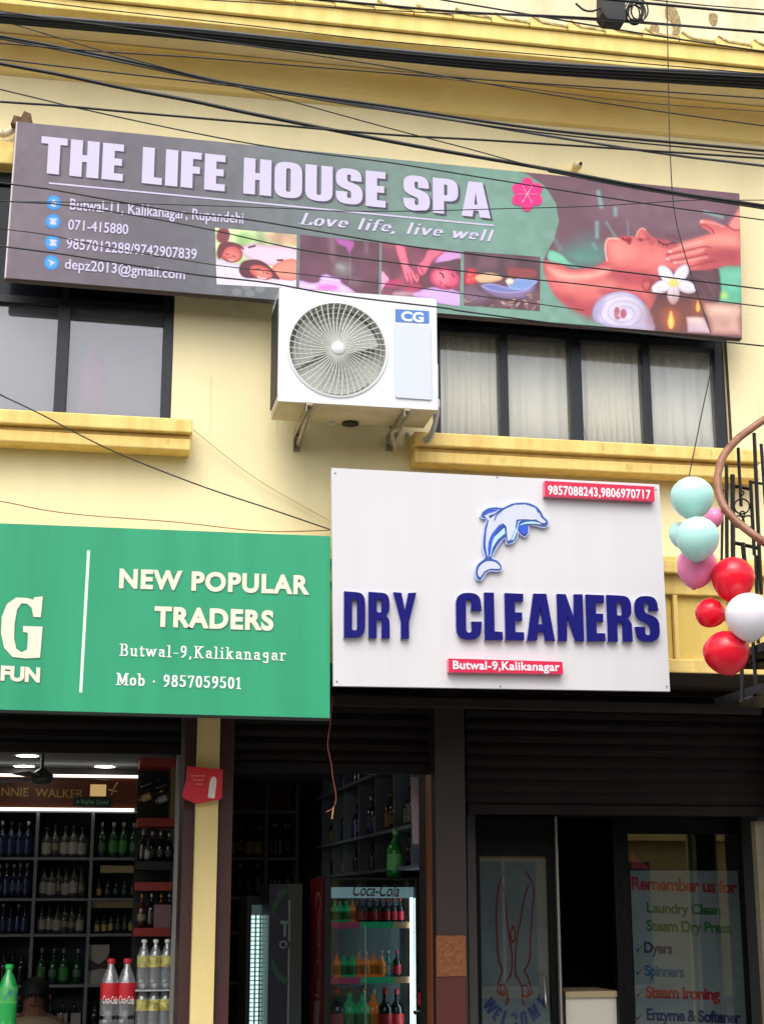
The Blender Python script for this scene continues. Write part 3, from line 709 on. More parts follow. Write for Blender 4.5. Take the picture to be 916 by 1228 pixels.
for q in ([(640, 350), (720, 370), (760, 440)], [(620, 370), (700, 400), (730, 470)], [(560, 420), (640, 440), (690, 500)], [(560, 470), (620, 490), (660, 540)]): K_(q, 1.2, (150, 106, 112), 1.6, .5)
SK, SD, SL = (226, 112, 110), (150, 46, 62), (250, 176, 158)
F(face, SK, (206, 92, 98), 9, soft=.8, sm=2)
F([(290, 300), (330, 318), (420, 330), (500, 345), (520, 400), (440, 400), (360, 378), (300, 345)], (180, 66, 80), soft=8, al=.85)
F([(95, 430), (200, 460), (280, 470), (260, 540), (160, 500)], (160, 52, 68), soft=8, al=.7)
F([(240, 400), (340, 408), (440, 436), (470, 480), (400, 470), (300, 430)], (176, 62, 76), soft=8, al=.7)
F([(60, 318), (150, 345), (240, 342), (300, 322), (320, 338), (230, 368), (110, 368)], (252, 190, 172), soft=5, al=.85)
F([(120, 385), (220, 380), (340, 392), (300, 412), (180, 412)], (240, 142, 134), soft=6, al=.7)
F([(315, 212), (350, 206), (420, 222), (440, 240), (420, 280), (360, 290), (320, 270)], (246, 150, 140), soft=8, al=.8)
F([(470, 235), (540, 250), (580, 290), (520, 320), (450, 290)], (240, 130, 124), soft=9, al=.7)
F([(462, 170), (485, 180), (512, 206), (500, 226), (474, 205)], (186, 74, 84), soft=3, al=.7)
F([(520, 198), (570, 204), (596, 226), (570, 240), (530, 226)], (176, 68, 80), soft=4, al=.75)
K_([(308, 290), (300, 240), (306, 208), (320, 197), (356, 199)], 1.5, (255, 214, 196), 1.2, .9)
K_([(430, 188), (440, 166), (456, 154), (470, 160)], 1.2, (255, 206, 190), 1.1, .8)
F([(366, 190), (384, 186), (398, 192), (412, 196), (410, 212), (402, 224), (390, 212), (374, 204)], (176, 28, 56), (140, 18, 44), 2, soft=.8)
K_([(374, 198), (392, 202), (408, 206)], .8, (90, 10, 30), .7, .9); F([(374, 190), (388, 189), (396, 194), (384, 196)], (230, 110, 126), soft=1.2, al=.8)
F([(438, 200), (452, 196), (464, 202), (452, 210)], (120, 30, 44), soft=1.6, al=.8)
K_([(470, 205), (480, 195), (488, 200)], 1, (160, 50, 60), 1.3, .8)
K_([(524, 207), (540, 219), (562, 223), (590, 214)], 1.5, (60, 22, 34), .8); K_([(530, 212), (524, 224)], .6, (60, 22, 34), .6, .8); K_([(545, 220), (543, 232)], .6, (60, 22, 34), .6, .8); K_([(560, 223), (561, 234)], .6, (60, 22, 34), .6, .8)
K_([(560, 184), (590, 188), (612, 206)], 1.8, (120, 50, 58), 1.3, .9)
F(ell(480, 392, 26, 30, 12), (214, 96, 98), (150, 48, 60), 5, soft=1); K_([(468, 380), (486, 374), (494, 392), (484, 410)], 1.5, (140, 40, 54), 1.2, .8)
F(hand, SK, (196, 84, 92), 6, soft=.8, sm=2)
F([(620, 222), (720, 192), (800, 176), (860, 190), (850, 240), (740, 226), (660, 240)], (246, 158, 144), soft=7, al=.85)
F([(720, 250), (860, 240), (872, 300), (800, 312), (700, 322)], (178, 66, 78), soft=8, al=.8)
F([(820, 150), (862, 80), (874, 90), (874, 160)], (240, 150, 140), soft=4, al=.8); K_([(818, 146), (846, 162), (872, 160)], 1.6, (150, 46, 58), 1.3, .9)
for q in ([(560, 266), (620, 254), (712, 232), (745, 236)], [(580, 292), (650, 280), (730, 262)], [(640, 320), (700, 306), (756, 290)], [(700, 146), (720, 140), (750, 158), (760, 176)]): K_(q, 1.5, (150, 46, 60), 1.2, .85)
for q in ([(580, 248), (640, 228), (710, 210)], [(575, 277), (640, 264), (715, 246)], [(600, 300), (660, 290), (730, 276)], [(706, 124), (750, 130), (800, 146)]): K_(q, 2.2, (252, 186, 172), 2, .7)
for q in (ell(574, 252, 9, 6), ell(563, 284, 8, 6), ell(594, 299, 8, 5), ell(644, 320, 7, 5), ell(708, 126, 8, 6)): F(q, (250, 196, 190), soft=1, al=.85, sm=0)
F(ell(600, 420, 110, 80, 16), (70, 40, 50), soft=10, al=.45, sm=0)
for a in (20, 92, 160, 232, 305):
    cx_, cy_ = 590+54*math.cos(R(a)), 385+46*math.sin(R(a))
    F(ell(cx_, cy_, 46, 27, 16, R(a)), (244, 240, 248), (196, 186, 214), 5, soft=.8, sm=0); K_([(590, 385), (cx_+20*math.cos(R(a)), cy_+16*math.sin(R(a)))], 1.2, (206, 196, 214), 1.4, .8, sm=0)
F(ell(589, 384, 24, 18, 12), (226, 216, 120), soft=2.2, sm=0)
F(tow, (222, 214, 238), (160, 146, 190), 7, soft=.9, sm=3)
lp = []
for i in range(60):
    a = i*.34; rr = 14+i*1.5; lp.append((376+rr*1.15*math.cos(a), 512+rr*.8*math.sin(a)))
lp = [p for p in lp if p[1] < 572]; K_(lp, .9, (164, 150, 196), .9, .75, sm=2)
F([(246, 520), (262, 470), (300, 440), (290, 500), (262, 550)], (156, 142, 190), soft=5, al=.6); F([(430, 540), (490, 510), (505, 590), (430, 584)], (166, 150, 196), soft=6, al=.5)
for q in (ell(350, 505, 13, 20), ell(377, 515, 15, 22), ell(352, 532, 13, 9), ell(345, 520, 8, 8)): F(q, (172, 84, 100), (206, 160, 180), 2, soft=1.6, al=.9, sm=0)
F(ell(600, 520, 120, 80, 16), (150, 76, 56), soft=18, al=.6, sm=0)
F([(712, 466), (872, 472), (880, 610), (748, 604)], (214, 166, 152), (150, 96, 92), 9, soft=2.5, sm=0); F([(730, 480), (860, 484), (862, 520), (740, 516)], (244, 206, 186), soft=7, al=.7)
F([(642, 528), (718, 530), (735, 560), (752, 600), (648, 594)], (220, 190, 200), (170, 132, 140), 5, soft=1.5, sm=0); F(ell(680, 540, 30, 10), (250, 220, 200), soft=4, al=.8, sm=0)
for cx_, cy_, h_ in ((578, 540, 42), (692, 483, 27)):
    F(ell(cx_, cy_, h_*.8, h_*1.1), (220, 120, 60), soft=8, al=.5, sm=0)
    F([(cx_, cy_-h_), (cx_+h_*.34, cy_), (cx_+h_*.3, cy_+h_*.7), (cx_, cy_+h_), (cx_-h_*.3, cy_+h_*.7), (cx_-h_*.34, cy_)], (255, 214, 120), (236, 120, 40), 3, soft=.9)
F(ell(802, 438, 15, 15), (190, 226, 120), soft=4, al=.9, sm=0)
bn.grain(90, .05, 9)
bn.build('banner', YS-.0008, sp)
# --- the four small pictures
def small(q, base): return Print(q, 190, 134, base)
P1 = small([(258, 273), (356, 281.3), (355, 346), (260, 341)], (196, 220, 160)); f = lambda p, *a, **k: P1.fill(a1(p), *a, **k)
P1.grain(9, .22, 4)
f([(300, 60), (460, 70), (460, 130), (330, 110)], (214, 150, 130), soft=5, al=.7); f(ell(190, 90, 50, 25), (150, 200, 110), soft=4, al=.7, sm=0)
f([(25, 210), (90, 208), (180, 235), (330, 300), (462, 300), (462, 360), (40, 352)], (232, 222, 240), (206, 190, 226), 8, soft=1)
f([(170, 150), (215, 118), (300, 126), (465, 145), (462, 250), (330, 235), (220, 205)], (236, 206, 224), (206, 160, 186), 6, soft=1)
f([(60, 38), (100, 40), (112, 75), (98, 110), (58, 112), (44, 80)], (130, 52, 66), soft=1.4)
f(ell(115, 166, 66, 50, 16, .35), (206, 88, 88), (140, 44, 56), 5, soft=.8, sm=0); f(ell(125, 178, 40, 28, 14, .3), (236, 130, 118), soft=4, al=.8, sm=0)
f([(46, 175), (58, 122), (105, 108), (165, 124), (186, 150), (140, 132), (95, 140), (72, 175), (60, 200)], (108, 36, 50), soft=1)
for q in ([(92, 172), (106, 176)], [(128, 182), (142, 188)]): P1.stroke(a1(q), .9, (70, 20, 36), .6, sm=0)
P1.stroke(a1([(108, 200), (122, 206), (136, 202)]), 1, (250, 220, 220), .6); P1.stroke(a1([(116, 184), (110, 194)]), .7, (150, 50, 60), .6)
f([(330, 250), (380, 210), (462, 205), (462, 305), (380, 305), (345, 290)], (240, 146, 124), (206, 100, 92), 5, soft=.9)
f([(160, 255), (182, 212), (248, 202), (300, 222), (350, 270), (372, 305), (330, 300), (220, 300), (178, 290)], (92, 34, 50), soft=1)
f(ell(275, 268, 66, 36, 16, .35), (222, 102, 96), (160, 52, 60), 4, soft=.8, sm=0); f(ell(285, 275, 36, 18, 12, .3), (246, 150, 134), soft=3, al=.8, sm=0)
for q in ([(248, 252), (272, 250)], [(300, 272), (318, 276)]): P1.stroke(a1(q), 1, (60, 16, 34), .6, sm=0)
P1.stroke(a1([(258, 290), (278, 300), (300, 300)]), 1.5, (250, 226, 226), .7); P1.stroke(a1([(286, 262), (290, 280)]), .8, (170, 60, 66), .7)
for q in ([(362, 206), (388, 204)], [(212, 138), (244, 130)]): P1.stroke(a1(q), 2, (60, 30, 44), .7, sm=0)
P1.build('picture', YS-.002, sp)
P2 = small([(360, 281.5), (455, 291), (454, 353), (359, 346)], (98, 58, 76)); P2.grain(5, .16, 6); f = lambda p, *a, **k: P2.fill(a1(p), *a, **k)
f([(632, 88), (660, 88), (662, 210), (636, 190)], (140, 112, 122), soft=4, al=.7); f([(815, 105), (835, 105), (835, 170), (815, 160)], (140, 112, 122), soft=4, al=.6)
f(ell(705, 250, 48, 42), (134, 140, 136), soft=7, al=.7, sm=0); f(ell(690, 240, 26, 14, 12, .5), (170, 172, 160), soft=3, al=.5, sm=0); f(ell(770, 320, 30, 22), (124, 110, 116), soft=5, al=.6, sm=0)
f([(655, 88), (750, 98), (764, 130), (735, 172), (715, 140), (680, 125)], (176, 90, 168), (120, 60, 110), 4, soft=1.5); P2.stroke(a1([(740, 170), (741, 250), (741, 335)]), .9, (160, 130, 146), .8, .8)
f([(474, 310), (530, 322), (575, 318), (590, 285), (620, 278), (645, 290), (685, 300), (700, 325), (740, 350), (760, 380), (600, 372), (470, 356)], (228, 196, 238), (176, 130, 196), 6, soft=1.2)
f(ell(625, 348, 56, 18, 14), (206, 96, 190), soft=4, al=.8, sm=0); P2.stroke(a1([(595, 310), (650, 318), (690, 330)]), 1, (180, 130, 200), 1, .8)
P2.build('picture', YS-.002, sp)
P3 = small([(458, 291), (552.5, 301.5), (551, 367.5), (457, 354)], (118, 64, 82)); P3.grain(7, .2, 8); f = lambda p, *a, **k: P3.fill(a3(p), *a, **k)
f([(310, 125), (350, 70), (450, 66), (450, 130), (350, 140)], (216, 156, 214), (170, 100, 170), 6, soft=2); f([(190, 300), (300, 258), (446, 286), (446, 366), (330, 350), (290, 325)], (214, 178, 230), (176, 130, 200), 6, soft=1.2)
f([(276, 190), (300, 140), (380, 122), (446, 112), (446, 180), (300, 240)], (96, 60, 76), soft=1.5)
f(ell(362, 212, 82, 60, 18, .2), (228, 92, 126), (160, 44, 84), 7, soft=.9, sm=0); f(ell(350, 205, 40, 36, 14), (244, 136, 154), soft=4, al=.75, sm=0)
P3.stroke(a3([(338, 184), (352, 192), (356, 208)]), 1.6, (84, 20, 50), .8); P3.stroke(a3([(366, 252), (380, 262), (394, 254)]), 1.8, (150, 24, 66), .8); P3.stroke(a3([(335, 225), (345, 240), (340, 248)]), 1, (170, 50, 90), .8); P3.stroke(a3([(398, 190), (412, 205)]), 1.2, (84, 20, 50), .8); P3.stroke(a3([(330, 170), (350, 172)]), 1, (120, 40, 66), .8)
armA = [(100, 34), (155, 42), (180, 150), (230, 200), (222, 240), (196, 220), (200, 244), (182, 240), (180, 226), (166, 236), (150, 205), (128, 130)]; armB = [(280, 60), (365, 66), (300, 125), (262, 190), (228, 196), (216, 150), (250, 110)]
f(armB, (232, 110, 138), (170, 54, 90), 4, soft=.8); f(armA, (240, 120, 144), (176, 56, 92), 4, soft=.8, sm=2)
for q in ([(166, 186), (182, 226)], [(184, 184), (200, 224)], [(200, 180), (218, 214)], [(232, 150), (250, 182)]): P3.stroke(a3(q), 1, (150, 40, 78), .8, sm=0)
f([(30, 180), (55, 195), (72, 225), (40, 262), (24, 290)], (230, 160, 198), soft=1.5); f([(60, 230), (130, 215), (145, 245), (70, 265)], (200, 60, 110), soft=3, al=.8); f([(100, 285), (200, 280), (210, 300), (110, 305)], (206, 180, 190), soft=3, al=.7); f([(150, 255), (220, 240), (240, 270), (170, 285)], (190, 60, 100), soft=3, al=.8)
P3.build('picture', YS-.002, sp)
P4_ = small([(556, 301), (647.6, 308), (647, 373), (556, 366)], (104, 70, 82)); P4_.grain(8, .2, 11); f = lambda p, *a, **k: P4_.fill(a3(p), *a, **k)
f([(690, 150), (750, 155), (840, 165), (840, 208), (740, 218), (690, 202)], (150, 66, 70), (110, 56, 66), 4, soft=3); f([(470, 190), (490, 156), (530, 176), (540, 225), (500, 248), (466, 236)], (220, 60, 72), (160, 30, 50), 4, soft=1.2)
for q in (ell(495, 195, 10, 8), ell(510, 215, 9, 7), ell(488, 222, 8, 7)): f(q, (245, 120, 110), soft=1.6, al=.8, sm=0)
f([(525, 196), (600, 180), (664, 205), (650, 226), (570, 240), (524, 225)], (228, 190, 146), (170, 120, 96), 4, soft=1); P4_.stroke(a3([(560, 190), (600, 196), (650, 206)]), 1, (250, 226, 190), 1, .8)
f([(540, 250), (600, 236), (720, 258), (836, 252), (820, 290), (780, 316), (690, 322), (600, 300)], (140, 116, 160), (100, 76, 110), 5, soft=1.2); f([(556, 252), (610, 240), (700, 262), (800, 262), (780, 282), (690, 290), (600, 276)], (120, 126, 190), (186, 180, 226), 3, soft=1)
f([(706, 266), (690, 236), (740, 214), (840, 222), (832, 246), (780, 274)], (128, 156, 214), (170, 184, 232), 4, soft=1); f(ell(702, 228, 22, 17), (244, 234, 208), (206, 180, 150), 3, soft=.9, sm=0)
rs_ = np.random.RandomState(5)
for i in range(46):
    x_, y_ = rs_.uniform(468, 858), rs_.uniform(290, 372)
    if y_ < 330 and 560 < x_ < 800: continue
    g_ = rs_.uniform(.6, 1.1); f(ell(x_, y_, rs_.uniform(10, 26), rs_.uniform(7, 13), 8, rs_.uniform(-1, 1)), (200*g_, 160*g_, 150*g_), (96, 62, 76), 2, soft=1, sm=0, al=.9)
f([(465, 255), (520, 262), (590, 300), (560, 340), (465, 325)], (140, 112, 140), soft=4, al=.6)
P4_.build('picture', YS-.002, sp)
# magenta flower emblem
for i in range(6):
    a = R(90+60*i); art('emblem_petal', ell(632+10.5*math.cos(a), 233-11*math.sin(a), 9.5, 7.5, 16, -a), pr('magenta', (226, 28, 120), .04), 0, 4+i*.15)
for i in range(6):
    a = R(60+60*i); MB().tube([at(632, 233, YS-.0052), at(632+12*math.cos(a), 233-12*math.sin(a), YS-.0052)], .0022, 4).build('emblem_stamen', pr('pinkwhite', (246, 180, 214)), sp)
# letters
wl = pr('white_letter', (192, 184, 212), .02)
shd = pr('letter_shadow', (70, 64, 78), .05)
block('THE LIFE HOUSE SPA', 50.5, 208.5, 591, 264.5, 43, YS-.003, 0, shd, sp, gap=7, space=26)
block('THE LIFE HOUSE SPA', 48, 207, 588, 262, 43, YS-.005, 0, wl, sp, gap=7, space=26)
art('underline', [(59, 218.5), (592, 269.5), (592, 271.3), (59, 220.5)], wl, 0, 3)
text('Butwal-11, Kalikanagar, Rupandehi', 84, 251, 292, 268, 13, YS-.004, wl, sp, .012)
text('071-415880', 82, 275, 154, 281, 12, YS-.004, wl, sp, .012)
text('9857012288/9742907839', 80, 298, 236, 311, 12.5, YS-.004, wl, sp, .012)
text('depz2013@gmail.com', 78, 322, 222, 335, 12, YS-.004, wl, sp, .012)
ic = pr('icon_blue', (40, 130, 200), .05)
for (px, py) in ((65, 243), (64, 265.5), (63, 291), (62, 315)):
    art('icon_disc', ell(px, py, 9, 9), ic, 0, 2)
    art('icon_ring', ell(px, py, 6.5, 6.5), pr('icon_blue2', (52, 150, 222), .05), 0, 3)
art('icon_mark', [(61, 244), (65, 238.5), (69, 245), (67, 245), (67, 248), (62, 247)], wl, 0, 4)
for y_ in (265.5, 291): art('icon_mark', [(59.5, y_-2), (60.5, y_-4), (68, y_-3.4), (69, y_-1), (66.5, y_-1.5), (68, y_+4), (60, y_+3.5), (61.5, y_-1.8)], wl, 0, 4)
art('icon_mark', [(57.5, 311), (67, 314.5), (60, 319.5), (61, 315)], wl, 0, 4)
serif('Love life, live well', 359, 268.5, 591, 289.5, 13.5, YS-.004, wl, sp, shear=.28, nib=13, thin=3.5, sp=5)
# pipe and bracket beside the sign
o = MB().tube(cr([at(-200, 150, -.06), at(-20, 158, -.06), at(6, 160, -.06), at(20, 152, -.06), at(34, 150, -.03)], 5), .024, 8).build('pipe', M('cream_plastic_pipe', (226, 214, 186), .5, .1), None, smooth=True)
tag(o, 'cream pipe running along the wall to the spa banner corner', 'pipe')
p = at(29, 141, -.12)
o = MB().prism(PL([(14, 150), (18, 141), (26, 143), (30, 136), (37, 139), (39, 150)], -.12), -.14, -.05).build('bracket', M('rusted_iron', (120, 92, 70), .9, .5, 40, .5, 80), None, bevel=.004)
tag(o, 'rusty bracket poking over the top left corner of the spa banner', 'bracket')
# wall camera
ccv = thing('wall_camera', at(691, 200, 0), 'small round beige camera on the wall above the spa banner', 'camera')
c = at(691, 200, -.05)
MB().lathe([(0, -.05), (.018, -.048), (.026, -.03), (.028, -.01), (.024, .02), (.02, .05)], (c.x, -.05, c.z), 14, 'y').build('housing', M('beige_plastic', (214, 196, 150), .5), ccv, smooth=True)
MB().lathe([(0, -.056), (.009, -.055), (.011, -.047)], (c.x+.009, -.05, c.z-.003), 10, 'y').build('lens', M('black_gloss', (12, 12, 14), .1), ccv, smooth=True)

# ================================================================== AIR CONDITIONER
YA0, YA1 = -.50, -.17
ax0, ax1 = X(334, 420, YA0), X(524, 420, YA0)
az0, az1 = Z(430, 487, YA0), Z(430, 351.5, YA0)
acw = M('ac_white_enamel', (212, 214, 216), .35, .03, 3, coat=.15); acb = M('ac_grille_plastic', (206, 208, 200), .5, .05); acd = M('ac_inside_dark', (190, 194, 186), .7)
AC = thing('air_conditioner', ((ax0+ax1)/2, -.3, az0), 'white outdoor air conditioner unit with round fan grille under the spa banner', 'air conditioner')
fc = at(405, 419, YA0); fr_ = 61*mpp(YA0)
front = [(ax0, az0+.03, .012), (ax1, az0+.03, .012), (ax1, az1-.0, .02), (ax0, az1, .02)]
hole = [(fc.x+fr_*math.cos(2*math.pi*i/48), fc.z+fr_*math.sin(2*math.pi*i/48)) for i in range(48)]
MB().prism(fillet(front), YA0, YA0+.02, [hole]).build('front_panel', acw, AC, bevel=.004)
mb = MB().box(ax0+.002, YA0+.021, az0+.03, ax0+.01, YA1, az1-.004).box(ax1-.01, YA0+.021, az0+.03, ax1-.002, YA1, az1-.004).box(ax0+.001, YA0+.018, az1-.0035, ax1-.001, YA1, az1+.004).box(ax0+.011, YA1-.01, az0+.03, ax1-.011, YA1-.001, az1-.0045)
mb.build('casing', [acw], AC)
MB().lathe([(fr_, YA0+.005), (fr_-.004, YA0+.10), (0, YA0+.105)], (fc.x, 0, fc.z), 32, 'y').build('fan_well', acd, AC)
box(ax0-.004, YA0+.05, az0+.05, ax0+.0015, YA1-.02, az1-.04).build('coil_side', M('ac_coil_black', (22, 24, 26), .6), AC)
und = M('ac_underside', (206, 192, 160), .7, .2, 8, .2, 30)
box(ax0+.004, YA0+.004, az0+.004, ax1-.004, YA1, az0+.0295).build('base_pan', und, AC, bevel=.003)
box(ax0, YA0-.003, az0+.002, ax1, YA0+.0035, az0+.0285).build('base_rail', acw, AC)
mb = MB()
for k in range(3):
    pts = []; a0 = 2*math.pi*k/3
    for i in range(9):
        a = a0+i*.16; pts.append((fc.x+.05*math.cos(a0+i*.08), YA0+.07, fc.z+.05*math.sin(a0+i*.08))); pts.append((fc.x+fr_*.9*math.cos(a+.2), YA0+.04+.005*i, fc.z+fr_*.9*math.sin(a+.2)))
    mb.add(pts, [(2*i, 2*i+2, 2*i+3, 2*i+1) for i in range(8)])
mb.lathe([(0, YA0+.05), (.05, YA0+.055), (.05, YA0+.098)], (fc.x, 0, fc.z), 20, 'y')
mb.build('fan_blades', M('fan_blade_grey', (176, 180, 174), .5), AC, smooth=True)
mb = MB(); nr = 46
for k in range(nr):
    a = 2*math.pi*k/nr; pts = []
    for i in range(6):
        t = i/5; rr = .03+(fr_-.03)*t; aa = a-.18*t+.06; pts.append((fc.x+rr*math.cos(aa), YA0-.012+.008*t, fc.z+rr*math.sin(aa)))
    mb.tube(pts, .0027, 4)
for i in range(7):
    rr = .09+(fr_-.09)*i/6
    mb.tube([(fc.x+rr*math.cos(2*math.pi*j/40), YA0-.006, fc.z+rr*math.sin(2*math.pi*j/40)) for j in range(40)], .0011, 4, closed=True)
tag(mb.build('fan_grille', acb, AC), kind='stuff')
MB().lathe([(fr_-.002, YA0-.004), (fr_+.006, YA0-.008), (fr_+.014, YA0-.001)], (fc.x, 0, fc.z), 48, 'y').build('grille_ring', acw, AC, smooth=True)
MB().lathe([(0, YA0-.02), (.03, YA0-.019), (.036, YA0-.014), (.037, YA0-.004)], (fc.x, 0, fc.z), 24, 'y').build('grille_hub', acw, AC, smooth=True)
q = [(*PL([(472.5, 387.5)], YA0)[0], .008)]
pts = PL([(472.5, 388), (516, 391.5), (517, 480), (474, 477)], YA0)
MB().prism(fillet([(p[0], p[1], .012) for p in pts]), YA0-.008, YA0).build('service_panel', M('ac_panel_white', (196, 202, 216), .35, coat=.2), AC, bevel=.003)
flat('badge', [(474, 370.5), (514.5, 373), (514.5, 388), (474, 386)], YA0-.002, M('badge_blue', (70, 116, 186), .4), AC)
text('CG', 481, 384, 508, 386, 11, YA0-.003, M('badge_white', (235, 240, 245), .4), AC, .035)
box(ax1-.001, YA0+.1, az0+.10, ax1+.03, YA1-.02, az0+.30).build('valve_cover', acw, AC, bevel=.008)
box(ax1-.001, YA0+.04, az0+.03, ax1+.022, YA0+.16, az0+.08).build('side_handle', acw, AC, bevel=.006)
galv = M('galvanised_bracket', (168, 158, 138), .5, .3, 14, metal=.3)
for px, lb in ((371, 'steel wall bracket under the left end of the air conditioner'), (488, 'steel wall bracket under the right end of the air conditioner')):
    bx = X(px, 488, YA0)
    br = thing('wall_bracket', (bx, 0, az0-.2), lb, 'bracket', 'brackets holding the air conditioner')
    zlow = Z(px-15, 541, -.01)
    MB().box(bx-.016, YA0-.01, az0-.012, bx+.016, 0, az0+.0035).box(bx-.016, YA0-.01, az0-.045, bx-.012, 0, az0-.0125).build('arm', galv, br)
    MB().box(bx-.02, -.006, zlow, bx+.02, 0, az0-.0455).box(bx-.02, -.04, zlow, bx-.016, -.0065, az0-.0455).build('upright', galv, br)
    MB().tube([(bx+.006, YA0+.03, az0-.02), (bx+.006, -.03, zlow+.03)], .013, 4).build('brace', galv, br)
    for i in range(3): MB().lathe([(0, -.016), (.008, -.014), (.008, -.006)], (bx+.008, 0, zlow+.04+.05*i), 6, 'y').build('bolt', M('rust_bolt', (80, 60, 44), .8), br)
c = at(478, 505, -.3)
tag(MB().tube(cr([(c.x+.03, -.3, az0), (c.x, -.28, az0-.04), (c.x-.02, -.22, az0-.05), (c.x+.02, -.12, az0-.10), (c.x+.05, -.01, az0-.07)], 6), .011, 7).build('hose', M('hose_beige', (190, 176, 150), .6, .2), None, smooth=True), 'beige hose looping below the air conditioner by its right bracket', 'hose')
for k_, rr_ in ((0, .013), (1, .009)):
    xx_ = ax1+.018+.004*k_; o = MB().tube(cr([(xx_, YA0+.2, az0+.14-.05*k_), (xx_+.03, YA0+.22, az0+.06), (xx_+.0, -.2, az0-.05-.02*k_), (ax1-.03, -.06, az0-.03), (ax1-.06, .0, az0+.02)], 6), rr_, 8).build('refrigerant_pipe', M('white_insulation', (190, 188, 180), .7, .2, 20), None, smooth=True)
    tag(o, ['thicker white insulated pipe curling under the right end of the air conditioner', 'thinner white pipe under the right end of the air conditioner'][k_], 'pipe')
for px_, py_ in ((402, 567), (786, 587), (799, 823), (404, 817), (596, 572), (600, 823)):
    p_ = at(px_, py_, YW-.003); SCREWS.append((p_.x, YW-.002, p_.z))
c = at(420, 507, -.2); MB().lathe([(0, -.0), (.045, 0), (.045, .01)], (c.x, -.2, az0-.008), 20).build('drain_opening', M('black_rubber', (20, 20, 22), .5), AC)
MB().lathe([(0, 0), (.01, 0), (.012, .014)], (X(398, 507, -.2), -.2, az0-.012), 10).build('drain_plug', acw, AC)

# ================================================================== GREEN SIGN
YG = -.36
gs = thing('trader_sign', (X(150, 860, YG), YG, Z(150, 860, YG)), 'green shop sign with cream lettering NEW POPULAR TRADERS', 'sign')
gm = M('green_banner', (52, 156, 114), .42, nscale=1.6, col2=(44, 144, 104), spec=.3, streak=True)
flat('board', [(-150, 621.5), (396.3, 643), (395.5, 861), (-150, 847)], YG, gm, gs, dep=.07)
cm = M('cream_print', (226, 218, 196), .5); cs = M('green_print_shadow', (36, 116, 84), .5)
MB().tube([at(-150, 848, YG+.012), at(395.5, 862, YG+.012)], .012, 4).build('edge_strip', M('dark_strip', (40, 50, 46), .5), gs)
for dx, dy, Y, m in ((1, 1.3, YG-.0015, cs), (0, 0, YG-.003, cm)):
    text('NEW POPULAR', 143+dx, 704+dy, 371+dx, 712+dy, 22, Y, m, gs, .042, space=1.12)
    text('TRADERS', 185+dx, 750+dy, 328+dx, 755+dy, 23, Y, m, gs, .045, space=1.12)
    text('FUN', 1+dx, 815+dy, 48+dx, 817.5+dy, 17, Y, m, gs, .05)
flat('divider_line', [(104.8, 660), (108.6, 660), (99, 830.5), (95.3, 830.5)], YG-.003, M('pale_green_print', (206, 236, 214), .5), gs)
serif('Butwal-9,Kalikanagar', 144, 786, 345, 792, 13.5, YG-.003, M('white_print', (236, 240, 232), .5), gs, nib=10, thin=5, sp=12)
serif('Mob · 9857059501', 140, 821, 291, 826, 13.5, YG-.003, M('white_print'), gs, nib=12, thin=5.5, sp=8)
a6 = T(0, 600, 4.58)
G = [(238, 528), (226, 642), (186, 640), (176, 590), (150, 568), (120, 565), (96, 600), (82, 680), (80, 760), (92, 815), (120, 835), (150, 820), (155, 770), (155, 728), (128, 722), (130, 690), (236, 694), (222, 864), (140, 868), (70, 860), (25, 810), (8, 730), (12, 640), (40, 570), (90, 534), (150, 536), (186, 546), (190, 532)]
flat('lettering', [(p[0]+1, p[1]+1.3) for p in a6(G)], YG-.0015, cs, gs); flat('lettering', a6(G), YG-.003, cm, gs)

# ================================================================== WHITE SIGN
YW = -.40
ws = thing('cleaners_sign', (X(600, 829, YW), YW, Z(600, 829, YW)), 'white sign board with raised blue letters DRY CLEANERS and a dolphin', 'sign')
Q = [(397.5, 561), (790, 581), (803, 829), (400, 822.5)]
flat('board', Q, YW, white, ws, dep=.03)
flat('board_rim', [(399, 563), (788.5, 582.5), (801, 827), (402, 821)], YW+.031, M('rim_grey', (170, 170, 172), .5), ws, dep=.06)
for p_ in SCREWS: MB().lathe([(0, -.003), (.004, -.002), (.005, .002)], p_, 8, 'y').build('screw', M('screw_steel', (140, 140, 140), .4, metal=.7), ws)
bl = [M('letter_blue', (7, 7, 104), .5, noise=.08, nscale=6, spec=.2), M('acrylic_edge', (206, 206, 232), .3)]
def grow(pts, k):
    n = len(pts); out = []
    ar = sum(pts[i-1][0]*pts[i][1]-pts[i][0]*pts[i-1][1] for i in range(n))
    for i in range(n):
        t = Vector(pts[(i+1) % n])-Vector(pts[i-1]); nn = Vector((t.y, -t.x)); nn.normalize()
        if ar < 0: nn = -nn
        out.append((pts[i][0]+nn.x*k, pts[i][1]+nn.y*k))
    return out
def raised(s, x0, y0, x1, y1, h, gap):
    o, r, up = frame_of(x0, y0, x1, y1, h, YW-.035)
    tot = sum(GL[c][0]+gap for c in s)-gap; cur = 0
    for c in s:
        wd, out, holes = GL[c]
        f_ = lambda p, q=cur: (o.x+r.x*(p[0]+q)/tot, o.z+r.z*(p[0]+q)/tot+up*p[1]/100)
        a = grow([f_(p) for p in fillet(out)], -.0045); hs_ = [grow([f_(p) for p in fillet(h_)], .0045) for h_ in holes]
        mb = MB().prism(a, YW-.028, YW-.012, hs_, 0, 0); 
        e = .0035
        # translucent rim layer behind, a touch larger
        cx = sum(p[0] for p in a)/len(a); cz = sum(p[1] for p in a)/len(a)
        lo = mb.build('letter', bl, ws)
        big = grow(a, .003)
        MB().prism(big, YW-.011, YW-.001, hs_).build('letter_backing', bl[1], lo)
        cur += wd+gap
raised('DRY', 412, 764.5, 501, 766, 56, 5)
raised('CLEANERS', 547, 767, 793, 770, 57, 4)
